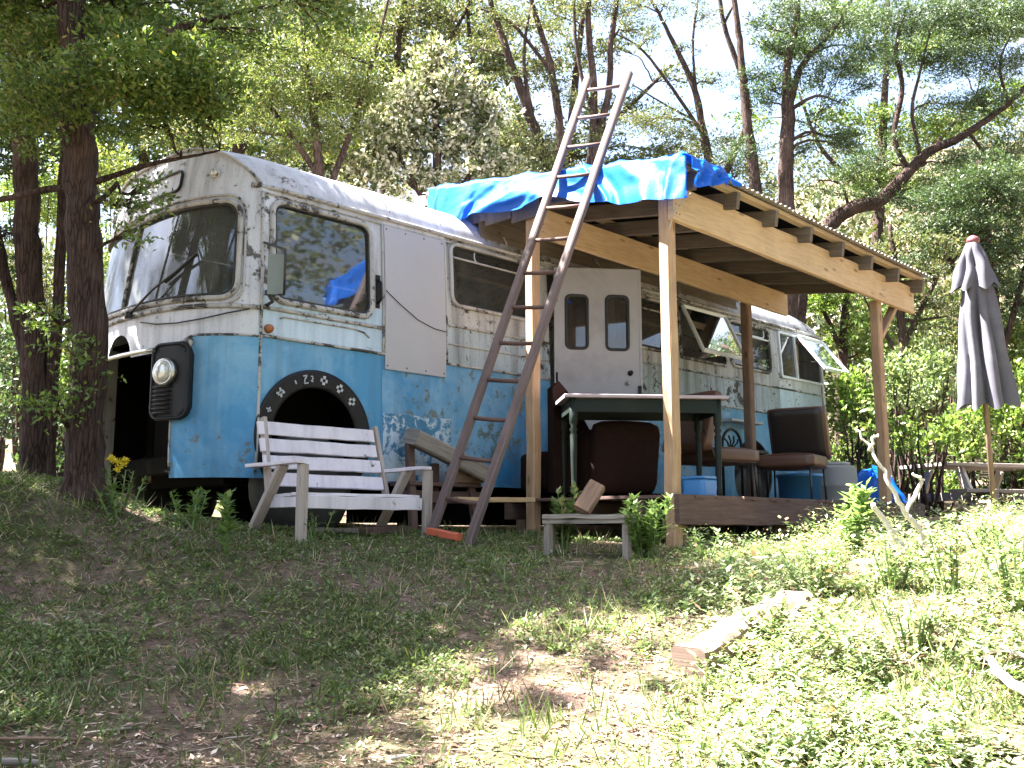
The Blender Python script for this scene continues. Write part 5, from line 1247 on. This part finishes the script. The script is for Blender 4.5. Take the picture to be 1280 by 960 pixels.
tree('kanuka_tree', 'dense dark green tree behind the umbrella top at the right edge', 14.0,
     [[(1245, None, .12), (1250, 480, .11), (1240, 380, .09), (1230, 280, .07), (1225, 200, .04)], [(1250, 450, .05), (1270, 380, .04), (1290, 300, .025)], [(1240, 400, .04), (1190, 330, .03), (1160, 290, .02)]],
     [(1230, 220, 46, 20), (1270, 250, 40, 24), (1190, 250, 40, 18), (1220, 280, 50, 20), (1165, 285, 36, 16), (1265, 310, 36, 22), (1200, 320, 46, 16), (1180, 290, 36, 14), (1250, 350, 36, 18, 0, .8), (1150, 320, 30, 14, 0, .8), (1275, 380, 24, 18, 0, .8), (1230, 240, 30, 14)], (.058, .018), 'l_dark', cover=1.15, spray=.30)
tree('manuka_tree', 'twiggy olive tree between the porch corner and the umbrella', 13.5,
     [[(1135, None, .09), (1130, 500, .075), (1128, 420, .06), (1120, 340, .045), (1112, 280, .025)], [(1130, 430, .04), (1160, 370, .03), (1180, 330, .018)], [(1128, 400, .03), (1150, 400, .022), (1185, 395, .012)], [(1128, 450, .03), (1095, 400, .02), (1080, 370, .012)]],
     [(1130, 300, 34, 14), (1160, 340, 34, 14, 0, .8), (1095, 320, 26, 12), (1170, 380, 30, 12, 0, .7), (1140, 370, 26, 10, 0, .7), (1110, 370, 24, 12, 0, .7), (1150, 410, 26, 10, 0, .6), (1060, 310, 30, 14), (1180, 310, 24, 12)], (.065, .024), 'l_olive', cover=.9, spray=.3)
tree('manuka_tree', 'small green tree seen under the porch roof beyond the bus tail', 17.0,
     [[(1050, None, .10), (1052, 480, .09), (1056, 400, .07), (1060, 330, .04)], [(1052, 440, .05), (1030, 390, .035), (1010, 360, .02)], [(1000, None, .10), (1002, 430, .095), (996, 360, .085), (992, 300, .07)]],
     [(1050, 380, 36, 18), (1030, 350, 34, 14), (1070, 350, 34, 16), (1060, 420, 30, 18), (1085, 400, 26, 18), (1010, 380, 26, 14, 0, .8), (1090, 440, 22, 18)], (.075, .028), 'l_shrub', cover=1.0, spray=.3)

tree('manuka_tree', 'deep green tree filling in behind the windscreen and left trunks', 18.0,
     [[(170, None, .14), (172, 350, .12), (180, 200, .09), (190, 60, .06), (195, -60, .03)], [(176, 260, .06), (240, 150, .045), (280, 40, .03)], [(174, 300, .06), (110, 190, .045), (70, 80, .03)]],
     [(120, 200, 60, 30), (200, 170, 60, 30), (260, 190, 50, 24), (160, 110, 60, 30), (240, 110, 50, 30), (90, 120, 55, 30), (290, 120, 50, 26), (200, 50, 60, 26), (280, 60, 55, 24), (110, 40, 60, 26), (60, 250, 50, 30), (20, 140, 50, 30), (340, 170, 40, 20), (20, 60, 50, 30)], (.10, .038), 'l_manuka', cover=1.5, spray=.45)
tree('manuka_tree', 'muted green tree far behind the bus between the feathery and the glinting tree', 19.0,
     [[(450, None, .14), (452, 350, .12), (448, 200, .09), (440, 90, .06), (430, -30, .03)], [(450, 260, .06), (520, 150, .045), (560, 60, .03)], [(449, 240, .05), (380, 150, .035), (350, 80, .02)]],
     [(440, 200, 60, 24), (400, 190, 50, 22), (480, 110, 50, 26), (440, 130, 50, 24), (350, 210, 50, 18), (520, 80, 50, 24), (580, 100, 46, 24), (380, 110, 44, 22), (470, 40, 50, 22), (610, 70, 40, 20), (640, 190, 40, 30), (560, 30, 50, 16), (410, 60, 44, 20)], (.10, .038), 'l_olive', cover=1.4, spray=.45)

tree('kanuka_tree', 'hazy green tree far behind the ladder top', 22.0,
     [[(700, None, .16), (702, 320, .14), (712, 200, .11), (720, 90, .08), (735, -30, .04)], [(708, 240, .07), (650, 150, .05), (620, 60, .03)], [(712, 200, .06), (790, 130, .045), (840, 80, .03)]],
     [(640, 150, 46, 20), (690, 190, 50, 20), (740, 160, 40, 16), (660, 90, 46, 18), (720, 70, 46, 16), (790, 130, 40, 12, 0, .8), (620, 40, 46, 18), (700, 20, 50, 16), (830, 190, 44, 16), (770, 200, 44, 16), (780, 60, 36, 10, 0, .7), (850, 100, 36, 10, 0, .7)], (.11, .036), 'l_olive', cover=1.0, spray=.5)
tree('kanuka_tree', 'hazy green tree far behind the umbrella side of the porch roof', 22.0,
     [[(1090, None, .16), (1092, 380, .14), (1100, 240, .11), (1105, 130, .08), (1110, 0, .04)], [(1098, 260, .07), (1170, 180, .05), (1220, 120, .03)], [(1098, 250, .06), (1030, 190, .045), (1000, 120, .03)]],
     [(1080, 150, 40, 16, 0, .8), (1150, 170, 46, 18), (1210, 150, 46, 20), (1260, 120, 40, 20), (1120, 70, 50, 18), (1190, 50, 50, 20), (1250, 30, 46, 22), (1020, 140, 36, 12, 0, .7), (1060, 20, 46, 16), (980, 60, 40, 14, 0, .8), (1100, 230, 50, 20), (1180, 240, 50, 24), (1250, 220, 46, 24), (940, 150, 30, 12, 0, .6)], (.11, .036), 'l_manuka', cover=1.1, spray=.5)

# ---- left background, between the trunks and beyond the bus front
for i, (px, dep, py, rx, ry, mt, lab) in enumerate((
        (-10, 10.5, 430, 60, 80, 'l_dark', 'dark shrub at the left edge behind the slim trunk'),
        (75, 11.5, 470, 50, 60, 'l_manuka', 'green shrub glimpsed between the two left trunks'),
        (20, 13.5, 330, 70, 60, 'l_olive', 'olive shrub high behind the left trunks'),
        (120, 13.0, 330, 55, 60, 'l_manuka', 'shrub behind the thick trunk beside the bus front'),
        (-40, 8.5, 520, 50, 60, 'l_dark', 'dark undergrowth bush at the far left by the slim trunk'),
        (70, 9.6, 545, 40, 40, 'l_dark', 'low dark bush at the foot of the left trunks'),
        (130, 14.5, 220, 70, 50, 'l_yellow', 'sunlit bush peeping past the bus roof corner at left'),
        (40, 15.5, 220, 80, 60, 'l_manuka', 'tall green thicket behind the left trunks'))):
    bush('shrub', lab, px, dep, py, rx, ry, (.06, .026), mt, cover=1.2)
for px_, X_, lab in ((0, .5, 'first'), (0, 2.6, 'second'), (0, 4.7, 'third'), (0, 6.8, 'fourth')):  # bushes added to block the lit ground seen under the chassis
    P_ = np.array((X_, 3.6, 0)); q_ = P_-CAM; dp_ = float(q_@FW); pxx = 640+FPX*float(q_@RT)/dp_; P_[2] = gz(P_[0], P_[1])+.20; q_ = P_-CAM; dp_ = float(q_@FW); pyy = 480-FPX*float(q_@UP)/dp_
    bush('undergrowth', 'dark bush added to hide lit ground beyond the bus, '+lab+' clump counted from its front', pxx, dp_, pyy, 105, 62, (.12, .05), 'l_dark', cover=1.3)
# ---- right background shrubs in sun
for i, (px, dep, py, rx, ry, mt, lab) in enumerate((
        (1075, 13.0, 520, 36, 60, 'l_shrub', 'bright yellow-green shrub beyond the bus tail'),
        (1125, 12.4, 490, 44, 46, 'l_pale', 'pale green shrub right of the far porch post'),
        (1170, 13.2, 470, 46, 44, 'l_pale', 'pale leafy shrub left of the umbrella cloth'),
        (1160, 11.6, 545, 50, 34, 'l_shrub', 'low yellow-green shrub above the picnic table'),
        (1215, 13.6, 540, 46, 44, 'l_shrub', 'sunny shrub behind the umbrella pole'),
        (1270, 12.8, 520, 40, 70, 'l_shrub', 'yellow-green shrub at the right edge beside the umbrella'),
        (1265, 14.4, 440, 46, 50, 'l_manuka', 'taller green shrub at the right edge behind the umbrella'),
        (1120, 15.0, 420, 50, 46, 'l_manuka', 'green shrub up the slope behind the far porch post'),
        (1195, 15.5, 400, 50, 50, 'l_olive', 'olive shrub up the slope behind the umbrella top'),
        (1060, 15.5, 580, 44, 50, 'l_manuka', 'dull green shrub low behind the blue plastic heap'),
        (1110, 13.0, 590, 52, 36, 'l_dark', 'low dark shrub left of the picnic table'),
        (1175, 14.2, 600, 56, 34, 'l_manuka', 'low green shrub directly behind the picnic table'),
        (1245, 13.8, 600, 56, 36, 'l_dark', 'low dark shrub behind the umbrella pole foot'),
        (1300, 12.6, 590, 46, 44, 'l_manuka', 'low green shrub cut by the right picture edge'))):
    bush('shrub', lab, px, dep, py, rx, ry, (.075, .036), mt, cover=1.5)

# ---- wooded hillside far behind, one mass
N = 5600
h_ = 18+44*rng.random(N)**1.4; l_ = rng.uniform(-.62, .62, N)*h_
cx_ = CAM[0]+FH[0]*h_+RH[0]*l_; cy_ = CAM[1]+FH[1]*h_+RH[1]*l_; cz_ = tz(cx_, cy_)
hgt = 1.5+3.5*rng.random(N)*np.where(l_ > .05*h_, 1.0, .9)
cen = np.stack([cx_, cy_, cz_+hgt*rng.random(N)**.6], 1)
leaf_obj('wooded_hillside', [sprays(cen, unit(rng.normal(size=(N, 3))*np.array((1, 1, .4))), 24, .9, .34, .24, .11, .6)], MT['l_hill'])
tag(bpy.data.objects['wooded_hillside'], 'distant olive green wooded hillside beyond the clearing', 'woodland', kind='stuff')

# ---- the wood that closes the clearing behind the photographer (seen in the window panes)
N = 3000
a_ = rng.uniform(math.pi*.62, math.pi*1.70, N)+THETA; r_ = rng.uniform(9, 17, N)
cx_ = CAM[0]+np.cos(a_)*r_; cy_ = CAM[1]+np.sin(a_)*r_; cz_ = tz(cx_, cy_)
cen = np.stack([cx_, cy_, cz_+5.0*rng.random(N)**.9], 1)
cen[:900] = np.stack([CAM[0]+np.cos(np.radians(aa_ := rng.uniform(285, 350, 900)))*(rr_ := rng.uniform(10, 16, 900)), CAM[1]+np.sin(np.radians(aa_))*rr_, 9.5*rng.random(900)], 1)
leaf_obj('woodland_edge', [sprays(cen, unit(rng.normal(size=(N, 3))*np.array((1, 1, .4))), 26, .8, .36, .22, .11, .6)], MT['l_olive'])
tag(bpy.data.objects['woodland_edge'], 'dense woodland edge closing the clearing behind the viewpoint', 'woodland', kind='stuff')

# ================================================================== PLANTS BY THE BUS AND DECK
def plant(name, label, px, dep, h, nst, spread, lL, lW, mat='l_plant', whorl=9, group='leafy plants round the porch', py=None):
    g = ground_pt(px, dep); o = thing(name, g, label, 'plant', group); st = MB(); V = []
    for k in range(nst):
        a = random.uniform(0, 2*PI); r = spread*random.random()**.6; hh = h*random.uniform(.55, 1.0)
        b = g+np.array((math.cos(a)*r*.35, math.sin(a)*r*.35, -.02)); e = g+np.array((math.cos(a)*r, math.sin(a)*r, hh))
        P = catmull([b, (b+e)/2+np.array((0, 0, .04*hh)), e], 4); st.tube(P, list(np.linspace(.007, .003, len(P))), 5, False)
        P = np.array(P); nl = int(whorl*hh/.12)
        t = .15+.85*rng.random(nl)**.75; base = np.stack([np.interp(t*(len(P)-1), np.arange(len(P)), P[:, i]) for i in range(3)], 1)
        az = rng.uniform(0, 2*PI, nl); el = rng.uniform(.0, .9, nl)*(t*.6+.5)
        A = np.stack([np.cos(az)*np.cos(el), np.sin(az)*np.cos(el), np.sin(el)], 1); side = np.stack([-np.sin(az), np.cos(az), 0*az], 1)
        s = rng.uniform(.6, 1.15, nl)*(1.15-.45*t); V.append(leaf_geo(base, A, lL*s, lW*s, np.cross(side, A), .12))
    tag(st.build('stems', MT['l_plant'], o), kind='stuff'); leaf_obj('leaves', V, MT[mat], o); return o
plant('leafy_plant', 'bushy pale green plant at the foot of the front porch post', 808, 6.75, .44, 16, .20, .095, .036, whorl=15)
plant('leafy_plant', 'dark leafy plant behind the low step bench', 703, 6.95, .48, 9, .15, .11, .036, 'l_weed', whorl=13)
plant('leafy_plant', 'single upright pale plant left of the white bench', 284, 6.0, .38, 3, .05, .10, .042, whorl=16)
plant('leafy_plant', 'small weedy plant under the blue bus corner', 238, 6.35, .26, 9, .18, .08, .03, whorl=13)
plant('leafy_plant', 'broad-leaved plant in front of the far end of the deck', 1068, 6.3, .48, 7, .17, .125, .065, whorl=12)
plant('leafy_plant', 'weedy plant between the bench legs', 395, 6.55, .20, 7, .16, .06, .02, 'l_weed')
plant('leafy_plant', 'thin weed under the deck edge', 1022, 6.9, .16, 3, .06, .06, .02, 'l_weed')
plant('leafy_plant', 'grey-green weed sprouting in the sunny grass at centre', 640, 5.9, .17, 5, .15, .05, .016, 'l_weed')
plant('leafy_plant', 'leafy weed at the post foot beside the deck', 880, 6.7, .22, 6, .15, .06, .02)
plant('leafy_plant', 'drooping weed by the thick trunk base', 150, 6.15, .30, 5, .16, .08, .025, 'l_weed')
for px_, dp_, h_p, lab in ((1110, 5.3, .30, 'pale weed clump on the bank below the dead branch'), (1185, 5.0, .34, 'tall pale weed at the right of the bank'), (1262, 4.7, .38, 'tallest pale weed at the right picture edge'), (1010, 5.35, .26, 'weed clump at the far end of the nearest timber'), (960, 4.6, .20, 'leafy weed beside the nearest timber'), (1235, 5.9, .30, 'pale weed at the top of the bank below the umbrella'), (1130, 4.3, .22, 'low leafy weed in the middle of the right bank')):
    plant('bank_weed', lab, px_, dp_, h_p, 10, .17, .06, .026, 'l_bank', 15, 'tall weeds on the right bank')
yfp = plant('yellow_flower_plant', 'small plant with yellow flower heads beside the thick tree trunk', 147, 6.2, .30, 4, .09, .06, .02, 'l_weed')
V = []
for px, py in ((139, 573), (146, 577), (153, 581), (147, 588), (157, 576)):
    c = at(px, py, 6.2); n = 60; V.append(leaf_geo(c+rng.normal(size=(n, 3))*.008, unit(rng.normal(size=(n, 3))+np.array((0, 0, .5))), .02, .008))
leaf_obj('flower_heads', V, MT['l_yflower'], yfp)

# ================================================================== GROUND COVER
def scatter(n, hmin, hmax, pw=1.0, wide=.62, lmin=None):
    h = hmin+(hmax-hmin)*rng.random(n)**pw; l = rng.uniform(-wide if lmin is None else lmin, wide, n)*h
    return CAM[0]+FH[0]*h+RH[0]*l, CAM[1]+FH[1]*h+RH[1]*l, h, l
def keep_open(x, y):   # nothing grows inside the bus or up through the deck
    return ~((x > -.2) & (y > .15) & (y < 2.4) & (x < 9)) & ~((x > 2.4) & (x < 6.7) & (y > -1.85) & (y < 0.1))
def dry(x, y):         # pale litter in place of sun glare mid-clearing, plus a bare leafy patch at the lower left
    h = (x-CAM[0])*FH[0]+(y-CAM[1])*FH[1]; l = (x-CAM[0])*RH[0]+(y-CAM[1])*RH[1]
    return .17*np.exp(-((l-.35)/.95)**2-((h-4.6)/1.6)**2)+.07*np.exp(-((l+1.15)/.6)**2-((h-3.9)/.9)**2)
def patchy(x, y): return fbm(x*1.25+31, y*1.25+11, 3)-dry(x, y)
x, y, h, l = scatter(80000, 2.5, 11.5, 1.35)
g_ = patchy(x, y); k = keep_open(x, y) & (rng.random(len(x)) < np.clip((g_-.43)*5.5, .05, 1)); x, y, h, g_ = x[k], y[k], h[k], g_[k]
z = tz(x, y); m = 4; C = np.repeat(np.stack([x, y, z-.004], 1), m, 0); n = len(C); C[:, :2] += rng.normal(size=(n, 2))*.018
D = unit(np.stack([rng.normal(size=n)*.75, rng.normal(size=n)*.75, np.full(n, .55)], 1)); Lb = np.repeat(rng.uniform(.02, .062, len(x))*(.6+.9*g_), m)*rng.uniform(.6, 1.25, n)
o = leaf_obj('grass', [leaf_geo(C, D, Lb, .0050+.004*rng.random(n))], MT['l_grass']); tag(o, 'short rough grass covering the clearing', 'grass', kind='stuff')
# small broad-leaved weeds and clover in the grass
x, y, h, l = scatter(36000, 2.5, 9.5, 1.4)
g_ = fbm(x*1.6+3, y*1.6+41, 3)-dry(x, y)*.8; k = keep_open(x, y) & (rng.random(len(x)) < np.clip((g_-.40)*5, .06, 1)); x, y = x[k], y[k]; z = tz(x, y)
m = 6; C = np.repeat(np.stack([x, y, z+.006], 1), m, 0); n = len(C); az = rng.uniform(0, 2*PI, n); el = rng.uniform(.05, .8, n)
C += np.stack([rng.normal(size=n)*.014, rng.normal(size=n)*.014, rng.random(n)*.03], 1)
D = np.stack([np.cos(az)*np.cos(el), np.sin(az)*np.cos(el), np.sin(el)], 1); sd_ = np.stack([-np.sin(az), np.cos(az), 0*az], 1)
s = np.repeat(rng.uniform(.012, .034, len(x)), m)*rng.uniform(.7, 1.2, n)
o = leaf_obj('ground_weeds', [leaf_geo(C, D, s, s*.5, np.cross(sd_, D), .1)], MT['l_weed']); tag(o, 'low broad-leaved weeds growing through the grass', 'weeds', kind='stuff')
# lush bank on the right
x, y, h, l = scatter(15000, 2.5, 8.5, 1.2, .72, .14)
g_ = fbm(x*1.4+13, y*1.4+5, 3); k = keep_open(x, y) & (rng.random(len(x)) < np.clip((g_-.34)*4, .05, 1)*np.clip((l/h-.12)*5, .05, 1)) & ~((x > 2.2) & (y > -2.5) & (x < 7.5)); x, y, g_ = x[k], y[k], g_[k]; z = tz(x, y)
m = 12; hh = .04+.34*np.clip((g_-.33)*2.4, 0, 1)*rng.random(len(x)); t = rng.random((len(x), m))**.7
C = (np.stack([x, y, z], 1)[:, None, :]+np.stack([rng.normal(size=t.shape)*.025, rng.normal(size=t.shape)*.025, t*hh[:, None]], 2)).reshape(-1, 3); n = len(C)
az = rng.uniform(0, 2*PI, n); el = rng.uniform(-.1, .7, n); D = np.stack([np.cos(az)*np.cos(el), np.sin(az)*np.cos(el), np.sin(el)], 1); sd_ = np.stack([-np.sin(az), np.cos(az), 0*az], 1)
s = np.repeat((.011*np.exp(1.75*rng.random(len(x)))), m)*rng.uniform(.6, 1.25, n)
o = leaf_obj('bank_weeds', [leaf_geo(C, D, s, s*np.repeat(rng.uniform(.22, .62, len(x)), m), np.cross(sd_, D), .1)], MT['l_bank']); tag(o, 'lush leafy weeds on the sunny bank at the right', 'weeds', kind='stuff')
# dry litter
x, y, h, l = scatter(70000, 2.4, 9.5, 1.4)
g_ = patchy(x, y); k = keep_open(x, y) & (rng.random(len(x)) < np.clip((.60-g_)*4, .08, 1)); x, y = x[k], y[k]; z = tz(x, y); n = len(x)
az = rng.uniform(0, 2*PI, n); el = rng.normal(size=n)*.25; D = np.stack([np.cos(az)*np.cos(el), np.sin(az)*np.cos(el), np.sin(el)], 1)
s = rng.uniform(.008, .045, n)*rng.random(n)**.6+.006
o = leaf_obj('leaf_litter', [leaf_geo(np.stack([x, y, z+.006+.006*rng.random(n)], 1), D, s, s*rng.uniform(.10, .5, n), unit(np.stack([rng.normal(size=n)*.25, rng.normal(size=n)*.25, np.ones(n)], 1)))], MT['l_litter']); tag(o, 'dry leaf and twig litter on the bare earth', 'leaf litter', kind='stuff')
x, y, h, l = scatter(1700, 2.5, 8.5, 1.3)
g_ = fbm(x*1.1+51, y*1.1+21, 3); k = keep_open(x, y) & (rng.random(len(x)) < np.clip((g_-.45)*5, .03, 1)); x, y = x[k], y[k]; z = tz(x, y); m = 5
C = np.repeat(np.stack([x, y, z-.005], 1), m, 0); n = len(C); C[:, :2] += rng.normal(size=(n, 2))*.012
D = unit(np.stack([rng.normal(size=n)*.45, rng.normal(size=n)*.45, np.ones(n)], 1))
o = leaf_obj('tall_grass', [leaf_geo(C, D, rng.uniform(.07, .17, n), .006)], MT['l_grass']); tag(o, 'straggly taller grass tufts standing out of the turf', 'grass', kind='stuff')
n = 5000; x, y, h, l = scatter(n, 2.4, 8.0, 1.3); k = keep_open(x, y); x, y = x[k], y[k]; z = tz(x, y); n = len(x); az = rng.uniform(0, 2*PI, n); el = rng.normal(size=n)*.12
D = np.stack([np.cos(az)*np.cos(el), np.sin(az)*np.cos(el), np.sin(el)], 1)
o = leaf_obj('twig_litter', [leaf_geo(np.stack([x, y, z+.012], 1), D, rng.uniform(.04, .16, n), .005)], MT['l_litter']); tag(o, 'fine dead twigs scattered over the turf', 'twigs', kind='stuff')
